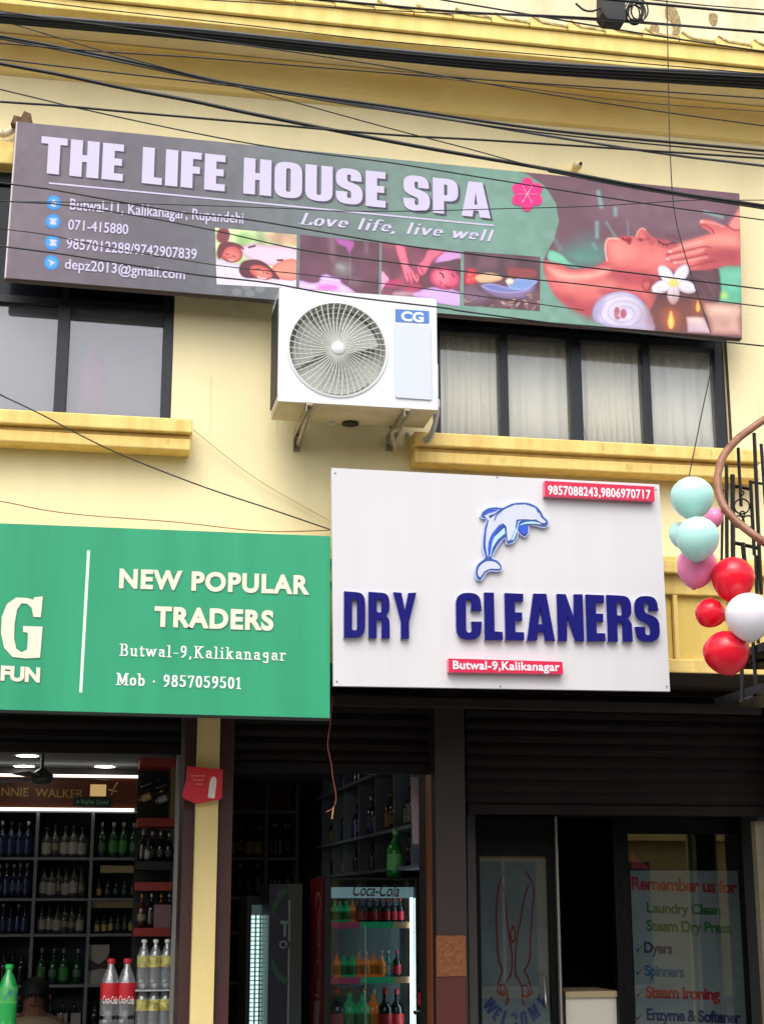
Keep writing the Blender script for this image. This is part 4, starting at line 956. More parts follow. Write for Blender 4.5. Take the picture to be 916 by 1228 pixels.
crim = [M('crimson_acrylic', (206, 26, 70), .35), M('pinkish_acrylic_edge', (226, 120, 150), .35)]
for q, s_, tx, h in (([(653, 576.5), (784, 583.5), (784.5, 601), (653, 595)], '9857088243,9806970717', (657, 592.5, 780, 598), 10.5), ([(538, 789.5), (674, 793.5), (675, 808), (538, 806)], 'Butwal-9,Kalikanagar', (543, 802, 671, 804.5), 10)):
    pl = MB().prism(PL(q, YW-.04), YW-.04, YW-.001, (), 0, 1).build('name_plate', crim, ws)
    text(s_, *tx, h, YW-.042, M('plate_white_print', (240, 225, 232), .4), pl, .025, space=1.06)
# dolphin, raised acrylic
ad = T(550, 590, 7.046)
body = [(190, 205), (205, 170), (250, 140), (320, 132), (370, 138), (440, 105), (520, 92), (600, 100), (660, 130), (695, 175), (712, 210), (745, 240), (750, 265), (725, 292), (670, 280), (600, 268), (585, 300), (580, 345), (555, 372), (520, 345), (498, 320), (490, 370), (450, 425), (405, 432), (395, 380), (345, 420), (300, 490), (275, 560), (320, 580), (355, 620), (355, 655), (320, 662), (260, 660), (215, 690), (185, 740), (160, 735), (145, 690), (150, 640), (175, 600), (215, 570), (225, 540), (208, 470), (212, 380), (225, 290), (245, 225), (215, 218)]
dp = flat('dolphin', grow(ad(body), 1.6), YW-.020, M('dolphin_acrylic_edge', (190, 200, 240), .3), ws, 2, dep=.0195)
dblue = M('dolphin_outline_blue', (40, 80, 150), .3); dlil = M('dolphin_lilac', (196, 200, 238), .3); dsky = M('dolphin_sky', (172, 208, 244), .3); dmid = M('dolphin_blue', (40, 84, 200), .3)
flat('outline', grow(ad(body), .3), YW-.0215, dblue, dp, 2)
flat('body_fill', ad([(212, 205), (240, 165), (300, 145), (345, 150), (300, 185), (250, 200), (262, 225), (330, 180), (400, 140), (470, 110), (560, 105), (640, 132), (680, 175), (695, 215), (735, 250), (725, 275), (680, 265), (640, 235), (560, 230), (500, 232), (480, 250), (470, 330), (440, 400), (412, 415), (400, 290), (380, 270), (320, 300), (270, 380), (245, 480), (250, 560), (235, 520), (225, 440), (232, 330), (252, 240), (225, 212)]), YW-.023, dlil, dp)
flat('tail_fill', ad([(180, 720), (160, 690), (168, 640), (200, 605), (240, 585), (300, 590), (340, 620), (345, 650), (270, 648), (215, 672)]), YW-.023, dlil, dp, 2)
flat('belly_fill', ad([(258, 540), (262, 460), (300, 380), (385, 300), (392, 350), (330, 400), (285, 470), (270, 550)]), YW-.024, dsky, dp)
flat('belly_stripe', ad([(248, 500), (250, 430), (280, 350), (340, 290), (378, 282), (310, 350), (280, 430), (265, 530), (250, 545)]), YW-.0255, dmid, dp, 2)
flat('fin_stripe', ad([(480, 240), (530, 232), (505, 262), (496, 330), (465, 400), (440, 412), (470, 340)]), YW-.0255, dsky, dp)
flat('fin_stripe', ad([(486, 236), (536, 228), (500, 250), (488, 320), (480, 300)]), YW-.0265, dblue, dp)
flat('far_fin', ad([(505, 300), (560, 276), (585, 285), (575, 340), (552, 362), (520, 338)]), YW-.0265, dmid, dp, 2)
flat('jaw_fill', ad([(505, 285), (560, 255), (640, 250), (700, 275), (640, 268), (560, 270)]), YW-.0275, dsky, dp, 2)
flat('dorsal_stripe', ad([(212, 200), (232, 168), (290, 148), (330, 150), (300, 165), (250, 178)]), YW-.0255, dmid, dp, 2)
lines('eye_line', [[tuple(v) for v in ad([(645, 228), (665, 245), (700, 262), (730, 262)])], [tuple(v) for v in ad([(660, 150), (668, 165), (690, 170)])], [tuple(v) for v in ad([(300, 240), (320, 190), (365, 152)])], [tuple(v) for v in ad([(400, 300), (370, 270), (330, 290)])]], YW-.0265, 1.0, dblue, dp)

# ================================================================== BALLOONS
YB = -1.35
def balloon(px, py, rx, ry, col, Y, label, tilt=0):
    c = at(px, py, Y); k = (Y-CAM.y)/FPX/.985; a, b = rx*k, ry*k
    mb = MB(); prof = []
    for i in range(19):
        t = math.pi*i/18; r = math.sin(t); h = -math.cos(t)
        r *= (1-.10*(1-(h+1)/2)**2*1.0) if h < 0 else 1
        prof.append((a*r*(1 if h > 0 else 1-.07*h*h), b*h*(1.10 if h < 0 else 1)))
    mb.lathe(prof, (0, 0, 0), 28)
    m = M('balloon_'+col[0], col[1], .22, .03, 6, spec=.45); m.node_tree.nodes["Principled BSDF"].inputs['Subsurface Weight'].default_value = .25
    m.node_tree.nodes["Principled BSDF"].inputs['Subsurface Radius'].default_value = (.03, .03, .03)
    t = bpy.data.objects.new('balloon', None); COL.objects.link(t); t.location = c; WL[t.name] = Vector((0, 0, 0)); t.rotation_euler = (0, tilt, 0)
    tag(t, label, 'balloon', 'balloons tied beside the stair railing')
    o = mb.build('skin', m, t, smooth=True); o.location = (0, 0, 0)
    o = MB().lathe([(0, -b*1.02), (.008, -b*1.06), (.004, -b*1.085), (.012, -b*1.14), (0, -b*1.13)], (0, 0, 0), 10).build('knot', m, t, smooth=True); o.location = (0, 0, 0)
mint = ('mint', (186, 236, 228)); pink = ('pink', (244, 140, 186)); redb = ('red', (234, 26, 52)); wht = ('white', (236, 232, 240))
balloon(829.5, 596.5, 28.3, 27, mint, YB, 'topmost mint green balloon beside the white sign')
balloon(836, 645.5, 28, 28, mint, YB-.12, 'large mint green balloon directly above the pink one', .1)
balloon(815, 642, 14, 17, mint, YB+.12, 'small mint balloon peeping out left behind the larger mint ones', -.3)
balloon(835, 679, 26, 27, pink, YB+.02, 'large pink balloon below the mint balloons', .2)
balloon(855, 622, 12, 15, pink, YB+.14, 'small pink balloon wedged behind the two mint balloons', .6)
balloon(878.5, 694, 28, 28, redb, YB-.08, 'upper red balloon touching the stair railing', .15)
balloon(851, 735, 19.5, 18.5, redb, YB, 'smallest red balloon at the left of the red cluster', -1.2)
balloon(870.5, 782, 30, 27, redb, YB-.1, 'lowest red balloon at the bottom of the bunch', -.2)
balloon(897.5, 739, 30.5, 30, wht, YB-.22, 'white balloon in front of the red balloons')
tag(MB().tube([at(853, 439, -.9), at(840, 500, -1.1), at(826, 570, YB)], .003, 5).build('balloon_string', M('black_string', (20, 20, 22), .8)), 'dark string from the window corner down to the top mint balloon', 'string')

# ================================================================== SPIRAL STAIR RAILING
YR_ = -1.0
ar_ = T(850, 490, 3.41)
st = thing('stair_railing', at(905, 840, YR_), 'black iron spiral stair railing with brown curved handrail at right edge', 'railing')
iron = M('black_iron', (24, 24, 27), .4, .2, 20, metal=.3)
hw = [(330, -20), (225, 45), (160, 90), (110, 130), (60, 190), (37, 260), (35, 320), (55, 390), (90, 440), (140, 485), (200, 530), (270, 575), (360, 620)]
dep = [-1.0, -1.0, -1.0, -1.02, -1.06, -1.12, -1.18, -1.24, -1.28, -1.32, -1.36, -1.38, -1.4]
MB().tube(cr([at(*ar_([p])[0], y+.0) for p, y in zip(hw, dep)], 6), .020, 10).build('handrail', M('brown_handrail', (150, 104, 78), .45, nscale=14, col2=(112, 70, 50)), st, smooth=True)
def bar(name, p, q, wpx, Y=YR_):
    a = at(*ar_([p])[0], Y); b = at(*ar_([q])[0], Y); h = wpx/3.41*mpp(Y)/2
    MB().tube([a, b], h*1.25, 4).build(name, iron, st)
for p, q, w_ in (((70, 230), (72, 640), 14), ((95, 270), (98, 760), 18), ((118, 160), (130, 400), 13), ((183, 100), (212, 760), 15), ((212, 145), (232, 420), 14), ((168, 295), (184, 600), 14), ((136, 548), (152, 700), 18), ((190, 600), (200, 960), 14), ((130, 940), (135, 1200), 15), ((178, 940), (192, 1165), 14), ((55, 330), (50, 640), 10), ((240, 560), (250, 1100), 12), ((260, 300), (265, 700), 12)):
    bar('baluster', p, q, w_)
for p, q, w_ in (((95, 315), (172, 330), 12), ((100, 548), (205, 572), 14), ((165, 1035), (300, 1020), 12), ((120, 1200), (300, 1135), 14), ((168, 300), (300, 320), 10)):
    bar('rail', p, q, w_, YR_+.03)
def ring(cx_, cy_, r, a0=0, a1=360):
    MB().tube([at(*ar_([(cx_+r*math.cos(R(a0+(a1-a0)*i/20)), cy_+r*math.sin(R(a0+(a1-a0)*i/20)))])[0], YR_-.01) for i in range(21)], .0045, 6).build('scroll', iron, st, smooth=True)
ring(133, 400, 31); ring(118, 462, 24, -150, 120); ring(158, 462, 24, -30, -300); ring(135, 430, 10); ring(133, 345, 8)
for z_, px in ((985, 300), (1150, 320)):
    a = at(*ar_([(185, z_)])[0], YR_); box(a.x, YR_-.1, a.z-.02, a.x+.9, YR_+.5, a.z+.02).build('tread', iron, st)

# ================================================================== CABLES
def cable(pts, wpx, Y, label, cat='cable', group='cables strung across the street front', mat=None, name='overhead_cable', ext=True):
    pts = [Vector((a, b)) for a, b in pts]
    if ext:
        d0 = (pts[0]-pts[1]).normalized(); d1 = (pts[-1]-pts[-2]).normalized()
        pts = [pts[0]+d0*1600+Vector((0, 60)), pts[0]+d0*500]+pts+[pts[-1]+d1*500, pts[-1]+d1*1500]
    P_ = [at(p.x, p.y, Y) for p in cr(pts, 6)]
    o = MB().tube(P_, wpx/2*mpp(Y), 7).build(name, mat or M('black_cable', (22, 23, 26), .45, .2, 5), None, smooth=True)
    return tag(o, label, cat, group)
grey = M('grey_cable', (70, 72, 76), .5); thinm = M('thin_dark_wire', (48, 42, 38), .6)
# the thick bundle
for i, (dl, dr, wp) in enumerate(((-3.5, -7, 5), (0.5, -2.5, 7), (3.5, 1.5, 6.5), (6, 5.5, 6), (-1, 9, 4.0))):
    cable([(0, 19.5+dl), (110, 29+dl+.1*(dr-dl)), (240, 40.5+dl+.3*(dr-dl)), (460, 64+dl*.6+dr*.4), (657, 82+.3*dl+.7*dr), (916, 97+dr)], wp, -3.4+.02*i,
          ['top strand of the thick cable bundle crossing below the roof edge', 'second strand from the top in the thick cable bundle', 'middle strand of the thick cable bundle', 'second lowest strand of the thick cable bundle', 'lowest strand at the right end of the thick cable bundle'][i], mat=grey if i == 0 else None)
cable([(30, 0), (120, 11), (230, 23), (320, 33), (460, 49), (700, 70), (916, 89)], 1.6, -3.7, 'thin wire just above the thick bundle starting at the top left')
cable([(0, 43), (75, 57), (150, 72), (230, 90), (300, 104), (460, 127), (657, 156), (916, 181)], 4.0, -3.0, 'black cable crossing from upper left past the right wall above the spa banner')
cable([(0, 45.5), (75, 60), (150, 75), (230, 92), (300, 106), (460, 130), (657, 163), (808, 186), (916, 199)], 3.6, -2.95, 'grey black cable drooping lowest right of its pair under the bundle', mat=grey)
cable([(0, 24), (60, 42), (120, 60), (200, 82), (300, 108), (460, 152), (560, 178), (660, 205), (760, 226), (916, 250)], 1.6, -3.25, 'thin steep wire from the upper left corner to the banner top right')
cable([(0, 71), (120, 85), (200, 94), (300, 106), (460, 132), (657, 160), (916, 186)], 2.2, -3.1, 'thin black wire along the mustard cove at left')
cable([(0, 76), (75, 90), (150, 106), (230, 121), (300, 136), (460, 168), (560, 186), (657, 203), (808, 231), (916, 247)], 5.0, -2.7, 'thick black cable sweeping over the top right of the spa banner')
cable([(657, 205), (740, 221), (808, 233), (916, 250)], 3.6, -2.66, 'short thick strand doubling the cable over the banner right end', ext=False)
cable([(0, 122), (75, 127), (150, 134), (300, 147), (460, 161), (580, 168), (707, 176), (916, 190)], 3.0, -3.15, 'nearly level black cable just above the spa banner left corner')
cable([(0, 107), (100, 131), (226, 158), (330, 177), (460, 194), (560, 210), (690, 231), (800, 248), (916, 264)], 1.8, -2.85, 'thin wire crossing the letters HOUSE and the pink flower')
cable([(125, 62), (250, 70), (460, 87), (690, 103), (916, 118)], 2.0, -3.6, 'thin wire over the soffit right below the bundle')
cable([(60, 22), (150, 34), (300, 55), (460, 79), (657, 113), (800, 135), (916, 151)], 1.8, -3.5, 'slanting thin wire crossing the soffit toward the right cove')
cable([(460, 87), (600, 102), (760, 122), (916, 134)], 1.2, -3.55, 'faint brown wire on the soffit right side', mat=thinm, ext=False)
cable([(330, -5), (456, 6), (560, 15), (707, 22), (916, 39)], 3.6, -3.8, 'straight black cable above the coping tiles at top right')
cable([(170, -5), (350, 6), (456, 12), (531, 16), (640, 20), (916, 38)], 1.5, -3.85, 'thin wire joining the cable above the coping tiles')
cable([(531, 0), (620, 15), (707, 30), (800, 45), (916, 62)], 2.4, -3.75, 'wire touching the coping tiles at top right')
cable([(640, -10), (757, 2), (840, 10), (916, 17)], 4.0, -3.9, 'thick cable leaving the black junction box to the right')
cable([(640, -16), (757, -3), (840, 6), (916, 12)], 1.8, -3.95, 'thin top right corner wire above the thick one')
cable([(0, 219), (60, 227), (122, 238), (220, 255), (302, 264), (456, 290), (560, 304), (715, 322), (916, 347)], 2.0, -2.75, 'wire crossing the banner address line and the small pictures')
cable([(0, 241), (70, 245), (160, 258), (260, 277), (364, 300), (489, 317), (620, 333), (715, 343), (916, 368)], 1.7, -2.9, 'wire crossing banner phone lines toward the white flower')
cable([(0, 274), (60, 282), (126, 296), (260, 318), (364, 329), (500, 345), (700, 372)], 1.3, -2.6, 'faint wire above the email line of the banner', mat=thinm, ext=False)
cable([(0, 295), (70, 304), (140, 315), (240, 330), (320, 339), (406, 354), (530, 369), (560, 374), (715, 394), (916, 415)], 2.1, -2.55, 'lowest banner wire passing over the air conditioner top')
cable([(0, 241.5), (120, 243), (320, 249), (406, 253), (500, 253), (612, 250), (715, 247), (832, 240), (916, 240)], 1.3, -2.45, 'almost level fine wire across the banner middle')
cable([(0, 473), (50, 497), (105, 526), (150, 547), (210, 571), (262, 590), (320, 609), (396, 635)], 1.8, -.9, 'slack dark wire slanting past the left sill to the green sign corner', mat=thinm, ext=False)
cable([(-150, 400), (0, 473)], 1.8, -.9, 'dark wire continuing left out of view past the left sill', mat=thinm, ext=False)
cable([(232, 515), (276, 551), (320, 582), (396, 625)], 1.0, -.03, 'fine pale wire on the wall between left sill and white sign', mat=M('pale_wire', (190, 170, 120), .7), ext=False)
cable([(-80, 592), (0, 601), (50, 611), (105, 618), (210, 626), (315, 637), (396, 636)], 1.5, -.05, 'brown wire lying on the wall along the green sign top', mat=M('brown_wire', (150, 120, 84), .7), ext=False)
cable([(799, -10), (801, 95), (803, 180), (809, 258), (828, 328), (852, 400)], 1.6, -.95, 'vertical thin wire hanging down over the banner right end', ext=False, mat=thinm)
cable([(399, 835), (396, 868), (393, 893), (397, 915), (399, 932), (403, 955), (400, 968), (391, 974)], 1.2, -.2, 'curly red wire dangling below the green sign corner', mat=M('red_wire', (130, 56, 48), .5), ext=False)
cable([(400, 968), (399, 975), (398, 982)], 1.4, -.2, 'frayed yellow end of the dangling red wire', mat=M('yellow_wire', (190, 150, 60), .5), ext=False)
# junction box and coils
jb = thing('junction_box', at(736, 12, -3.8), 'black junction box hanging on the cables at top right', 'junction box')
Yj = -3.82
flat('case', [(722, -12), (749, -9), (750, 24), (728, 22), (722, 14)], Yj-.03, M('black_plastic', (20, 22, 28), .5), jb, dep=.06)
mb = MB(); rn = random.Random(3)
for i in range(7):
    cx_, cy_ = 762+rn.uniform(-4, 6), 12+rn.uniform(-5, 6); rr = rn.uniform(9, 15)
    mb.tube([at(cx_+rr*.8*math.cos(2*math.pi*j/16), cy_+rr*math.sin(2*math.pi*j/16), Yj-.02+.006*i) for j in range(16)], .0028, 5, closed=True)
tag(mb.build('cable_coil', MC['black_cable'], None, smooth=True), 'tangled coil of spare wire beside the black junction box', 'cable coil')
tag(MB().tube(cr([at(690, 4, Yj), at(700, 12, Yj), at(712, 13, Yj), at(724, 6, Yj)], 6), .0035, 5).build('wire_loop', MC['black_cable'], None, smooth=True), 'small wire loop entering the junction box from the left', 'wire')
for i, q in enumerate(([(798, 8), (806, 6), (812, 14), (816, 30), (812, 44), (806, 42), (806, 28), (798, 20)], [(780, 30), (790, 32), (786, 48), (778, 46)], [(850, 16), (860, 18), (858, 30), (851, 28)])):
    flat('mould_stain', q, yfa+.0165, M('moss_stain', (128, 108, 74), .95, nscale=60, col2=(196, 176, 130)), B, 3)

# ================================================================== BOTTLES (kinds share mesh data)
bk = {}
def lathe_mesh(name, prof, mis, mats, seg=10):
    mb = MB().lathe(prof, (0, 0, 0), seg, 'z', mis); me = bpy.data.meshes.new(name); me.from_pydata(mb.v, [], mb.f)
    for m in mats: me.materials.append(m)
    me.polygons.foreach_set('material_index', mb.m); me.polygons.foreach_set('use_smooth', [True]*len(mb.f)); me.update(); return me
def spirit(h, r): return [(0, 0), (r, .004), (r, h*.14), (r, h*.15), (r, h*.48), (r, h*.49), (r, h*.6), (r*.55, h*.7), (r*.32, h*.76), (r*.32, h*.88), (r*.36, h*.885), (r*.36, h), (0, h)]
SM = [0, 0, 0, 1, 1, 0, 0, 0, 0, 0, 2, 2]
SM = [0, 0, 0, 1, 0, 0, 0, 0, 0, 2, 2, 2]
def bg_(n, c, r=.12): return M('bottle_'+n, c, r, .2, 12, spec=.7)
lw = M('label_white', (158, 154, 146), .6, .15, 20); lg = M('label_gold', (176, 150, 84), .5, .2, 20); lr = M('label_red', (200, 30, 44), .5, .1, 20); lgr = M('label_green', (60, 130, 60), .5)
capw = M('cap_silver', (190, 190, 190), .3, metal=.6); capd = M('cap_dark', (30, 28, 30), .4); capr = M('cap_red', (206, 40, 60), .4); capg = M('cap_gold', (180, 140, 60), .35, metal=.5)
KD = {
 'dark blue': (.28, .038, 'navy', (24, 32, 62), MC['label_white'] if False else bg_('navyl', (40, 52, 96)), capw),
 'white-labelled': (.25, .036, 'clear', (66, 66, 62), lw, capd),
 'green': (.27, .037, 'green', (24, 66, 40), lgr, lw),
 'dark green': (.24, .036, 'dgreen', (22, 44, 30), lg, capd),
 'amber': (.26, .037, 'amber', (74, 40, 18), lg, capg),
 'black': (.27, .037, 'black', (20, 19, 22), bg_('blk2', (60, 54, 50)), capw),
 'plain dark': (.25, .036, 'plain', (34, 34, 40), bg_('plain2', (30, 30, 36)), capd),
}
for kd, (h, r, n_, c_, lm, cp) in KD.items(): bk[kd] = (lathe_mesh('bottle_'+n_, spirit(h, r), SM, [bg_(n_, c_), lm, cp]), h)
VAR = {}
for kd, (h, r, n_, c_, lm, cp) in KD.items():
    p2 = spirit(h*.94, r*1.08); p2[2] = (p2[2][0], h*.1); p2[3] = (p2[3][0], h*.11); p2[5] = (p2[5][0], h*.46)
    p3 = spirit(h*.98, r*.94); p3[2] = (p3[2][0], h*.2); p3[3] = (p3[3][0], h*.21); p3[4] = (p3[4][0], h*.4); p3[5] = (p3[5][0], h*.41)
    l2 = M('label_'+n_+'_faded', (140, 128, 100) if kd in ('white-labelled', 'amber') else tuple(min(255, v+50) for v in c_), .6, .3, 40)
    VAR[kd] = [bk[kd][0], lathe_mesh('bottle_'+n_+'_stout', p2, SM, [MC['bottle_'+n_], lm, capd if cp is capw else cp]), lathe_mesh('bottle_'+n_+'_slim', p3, SM, [MC['bottle_'+n_], l2, cp])]
ORD = ['first', 'second', 'third', 'fourth', 'fifth', 'sixth', 'seventh', 'eighth', 'ninth']
def bottle(kd, loc, label, group, sc=1.0, name='bottle'):
    sc *= random.uniform(.95, 1.0)
    o = bpy.data.objects.new(name, random.choice(VAR.get(kd, [bk[kd][0]]))); COL.objects.link(o); o.location = loc; o.scale = (sc,)*3; o.rotation_euler = (random.uniform(-.02, .02), random.uniform(-.025, .025), random.uniform(0, 6))
    return tag(o, label, 'bottle', group)

# ------------------------------------------------------------------ LEFT SHOP
YS1 = YL-.35          # shelf front plane
shelfm = M('shelf_grey', (118, 124, 130), .4, .1, 6); backm = M('shelf_back', (40, 44, 50), .7)
rows = [1028, 1077, 1120, 1181, 1240, 1300]
cols = [-72, -13, 41, 108, 170]
SH = thing('bottle_shelf', (X(60, 1200, YS1), YS1, zf), 'grey shelf unit filled with bottles on the back wall of the left shop', 'shelf')
topz = Z(60, 971, YS1)
xs = [X(c_, 1075, YS1) for c_ in cols]
for x in xs: box(x-.012, YS1, zf, x+.012, YL-.03, topz).build('divider', shelfm, SH)
box(xs[0]-.02, YL-.029, zf, xs[-1]+.02, YL-.002, topz).build('back_panel', backm, SH)
rz = [Z(60, r_, YS1) for r_ in rows]
for z in rz+[topz]:
    for i in range(4): box(xs[i]+.0125, YS1+.002, z-.02, xs[i+1]-.0125, YL-.03, z).build('shelf_board', shelfm, SH)
BN = ['far left', 'left', 'middle', 'right']; RN = ['top', 'second', 'third', 'fourth', 'fifth']
kinds = [['dark blue', 'dark blue', 'white-labelled', 'green'], ['dark blue', 'dark blue', 'white-labelled', 'dark green'], ['plain dark', 'dark blue', 'white-labelled', 'dark green'], ['plain dark', 'plain dark', 'green', None], ['plain dark', 'plain dark', 'plain dark', 'plain dark']]
cnt = [[4, 4, 5, 4], [5, 5, 6, 5], [5, 5, 6, 6], [4, 4, 4, 0], [4, 4, 4, 4]]
for ri in range(5):
    for ci in range(4):
        kd = kinds[ri][ci]
        if not kd: continue
        n = cnt[ri][ci]; hmax = (topz if ri == 0 else rz[ri-1])-rz[ri]-.03; sc = min(1.0, hmax/bk[kd][1]*.98)
        if ri in (1, 2) and ci == 3: sc = min(sc, .62)
        for k in range(n):
            x = xs[ci]+.05+(xs[ci+1]-xs[ci]-.1)*(k+.3+random.uniform(-.05, .05))/(n-.4)*1.0
            x = min(x, xs[ci+1]-.05)
            bottle(kd, (x, YS1+.07+random.uniform(-.01, .03), rz[ri]+.001), f'{kd} bottle {ORD[k]} from left on {RN[ri]} shelf of {BN[ci]} bay, left shop', 'bottles on the left shop shelves', sc)
    # cartons above short bottles
for ri, px0, px1 in ((1, 121, 161), (2, 110, 168)):
    za = Z(140, (1037, 1083)[ri-1], YS1); zb = Z(140, (1046, 1090)[ri-1], YS1)
    hb = rz[ri]+.18
    tag(box(X(px0, 1040, YS1), YS1+.04, rz[ri]+.185, X(px1, 1040, YS1), YS1+.2, rz[ri]+.185+.055).build('carton', M('pale_gold_carton', (170, 150, 110), .7, .2), None, bevel=.003), ('long pale carton lying on the bottles of the second shelf, left shop', 'long dull carton lying on the bottles of the third shelf, left shop')[ri-1], 'carton')
p0, p1 = X(106, 1155, YS1), X(131, 1155, YS1)
pt = thing('boxed_bottle', ((p0+p1)/2, YS1+.03, rz[3]), 'white gift box with dark cross band on the fourth shelf, left shop', 'gift box')
box(p0, YS1+.03, rz[3]+.001, p1, YS1+.15, Z(118, 1133, YS1)).build('box', lw, pt)
a = Z(118, 1133, YS1); b_ = rz[3]
m_ = (a+b_)/2
MB().prism([(p0, a-.06), (p0, a-.1), ((p0+p1)/2, m_-.0), (p1, a-.1), (p1, a-.06), (p1-.02, m_+.04), (p1, m_-.04), ((p0+p1)/2+.02, m_-.03), (p0, m_-.05)], YS1+.027, YS1+.029).build('band', M('cross_band', (60, 30, 36), .5), pt)
for i, px in enumerate((70, 86)):
    tag(box(X(px, 1200, YS1), YS1+.03, rz[4]+.001, X(px+12, 1200, YS1), YS1+.12, rz[4]+.14).build('carton', lw), ('left white carton behind the seated person on the fifth shelf', 'right white carton behind the seated person on the fifth shelf')[i], 'carton', 'white cartons behind the person')
# header panel with gold lettering and two white strips
hp = thing('header_panel', (X(60, 950, YS1), YS1, topz), 'brown header panel with gold letters above the left shop shelves', 'sign')
zt_, zb_ = Z(60, 932, YS1), topz+.012
box(xs[0], YS1-.02, zb_+.001, xs[-1]-.06, YS1+.02, zt_).build('panel', M('header_brown', (120, 62, 36), .4, .25, 3), hp)
lit = M('lit_strip', (235, 235, 225), .4, emit=1.2)
box(xs[0], YS1-.03, zt_+.001, xs[-1]-.05, YS1+.02, zt_+.02).build('light_strip', lit, hp); box(xs[0], YS1-.03, zb_-.02, xs[-1]-.08, YS1+.02, zb_).build('light_strip', lit, hp)
text('NNIE  WALKER', 2, 954, 100, 957, 10, YS1-.022, M('gold_letter', (206, 160, 90), .35, metal=.4), hp, .01)
MB().tube([at(134, 953, YS1-.024), at(138, 944, YS1-.024), at(142, 938, YS1-.024)], .006, 4).tube([at(130, 947, YS1-.024), at(141, 949, YS1-.024)], .005, 4).build('striding_figure_mark', MC['gold_letter'], hp)
box(X(108, 960, YS1), YS1-.024, Z(115, 955, YS1), X(127, 960, YS1), YS1-.0205, Z(115, 941, YS1)).build('gold_plate', M('glowing_gold', (236, 200, 130), .5, emit=.25), hp)
ns = thing('green_name_sign', at(110, 962, YS1-.05), 'small dark green sign hanging under the brown header panel', 'sign')
flat('board', [(88, 955.5), (133.5, 957), (133.5, 968.5), (88, 967)], YS1-.05, M('sign_dark_green', (10, 60, 48), .5), ns, dep=.01)
text('a bigha Gold', 92, 963, 130, 964.5, 5, YS1-.052, M('sign_pale_letters', (150, 190, 160), .5), ns, .01)
# downlights
for i, (px, py) in enumerate(((33.5, 906.5), (29.5, 919), (126, 919.5))):
    d = ray(px, py); tt = (ceilz-.004-CAM.z)/d.z; p = CAM+d*tt
    dl = thing('downlight', (p.x, p.y, ceilz), ['lit round ceiling light nearest the street in the left shop', 'lit round ceiling light left of the fan, farther back', 'lit round ceiling light right of the fan in the left shop'][i], 'ceiling light', 'ceiling downlights')
    MB().lathe([(0, 0), (.075, 0), (.08, .003)], (p.x, p.y, ceilz-.006), 24).build('lamp', M('lamp_glow', (255, 250, 240), .5, emit=9), dl)
    MB().lathe([(.08, .001), (.095, 0), (.098, .0035)], (p.x, p.y, ceilz-.005), 24).build('rim', alu, dl)
for i, (x_, y_) in enumerate(((.9, 1.9), (1.2, 3.6), (.3, 5.0))):  # unseen lamps added to brighten the middle shop interior
    dl = thing('downlight', (x_, y_, ceilz), ['lit round ceiling light nearest the street above the middle shop fridges', 'lit round ceiling light halfway back in the middle shop', 'lit round ceiling light near the back shelf of the middle shop'][i], 'ceiling light', 'ceiling downlights')
    MB().lathe([(0, 0), (.075, 0), (.08, .003)], (x_, y_, ceilz-.006), 24).build('lamp', MC['lamp_glow'], dl)
    MB().lathe([(.08, .001), (.095, 0), (.098, .0035)], (x_, y_, ceilz-.005), 24).build('rim', alu, dl)
# wall fan hanging from the ceiling
d = ray(52, 935); Yfn = 3.3
fn = thing('ceiling_fan', (X(50, 910, Yfn), Yfn, ceilz), 'dusty grey ceiling fan in the left shop between the lights', 'fan')
c = at(50, 941, Yfn)
MB().lathe([(0, 0), (.05, .005), (.08, .03), (.08, .07), (.04, .10), (.012, .12), (.012, ceilz-c.z)], (c.x, Yfn, c.z), 16).build('motor', M('fan_grey', (110, 112, 112), .5, .2), fn, smooth=True)
for a in (15, 135, 255):
    mb = MB(); ca, sa = math.cos(R(a)), math.sin(R(a))
    f_ = lambda u, v, w_: (c.x+ca*u-sa*v, Yfn+sa*u+ca*v, c.z+.045+w_)
    mb.add([f_(.07, -.03, 0), (f_(.48, -.06, -.005)), f_(.48, .06, .012), f_(.07, .03, .006)], [(0, 1, 2, 3)])
    o = mb.build('blade', M('fan_dark_blade', (46, 42, 40), .5), fn); md = o.modifiers.new('t', 'SOLIDIFY'); md.thickness = .006
# display rack on the right wall (red frame with lying bottles)
rk = thing('display_rack', (lx-.2, 1.9, Z(190, 995, 1.9)), 'red framed display rack with tilted bottles on the left shop side wall', 'rack')
Yk = 1.7
redf = M('rack_red', (150, 44, 34), .5, .2, 8)
zr0, zr1 = Z(190, 991, Yk), Z(190, 909, Yk)
k0, k1 = X(167, 950, Yk), X(212, 950, Yk)
box(k0, Yk, zr1-.055, k1, Yk+.3, zr1).build('top_board', redf, rk); box(k0, Yk, zr0, k1, Yk+.3, zr0+.05).build('shelf_board', redf, rk)
box(k1-.032, Yk+.002, zr0+.051, k1-.002, Yk+.3, zr1-.056).build('side_post', M('rack_wood', (120, 100, 72), .5), rk)
box(k0, Yk+.28, zr0+.051, k1-.033, Yk+.3, zr1-.056).build('back_panel', M('rack_black', (16, 16, 18), .5), rk)
def lying(px, py, Y, kd, label, ang=68, sc=.8):
    p = at(px, py, Y); o = bpy.data.objects.new('bottle', bk[kd][0]); COL.objects.link(o); o.location = p; o.rotation_euler = (0, R(ang), R(-8)); o.scale = (sc*.8,)*3
    return tag(o, label, 'bottle', 'tilted bottles on the display racks')
lying(166, 960, Yk+.1, 'amber', 'left tilted bottle inside the red framed rack'); lying(186, 962, Yk+.1, 'white-labelled', 'right tilted bottle inside the red framed rack')
lying(168, 944, Yk+.15, 'plain dark', 'upper left dark bottle tilted inside the red framed rack', sc=.7); lying(187, 946, Yk+.15, 'plain dark', 'upper right dark bottle tilted inside the red framed rack', sc=.7)
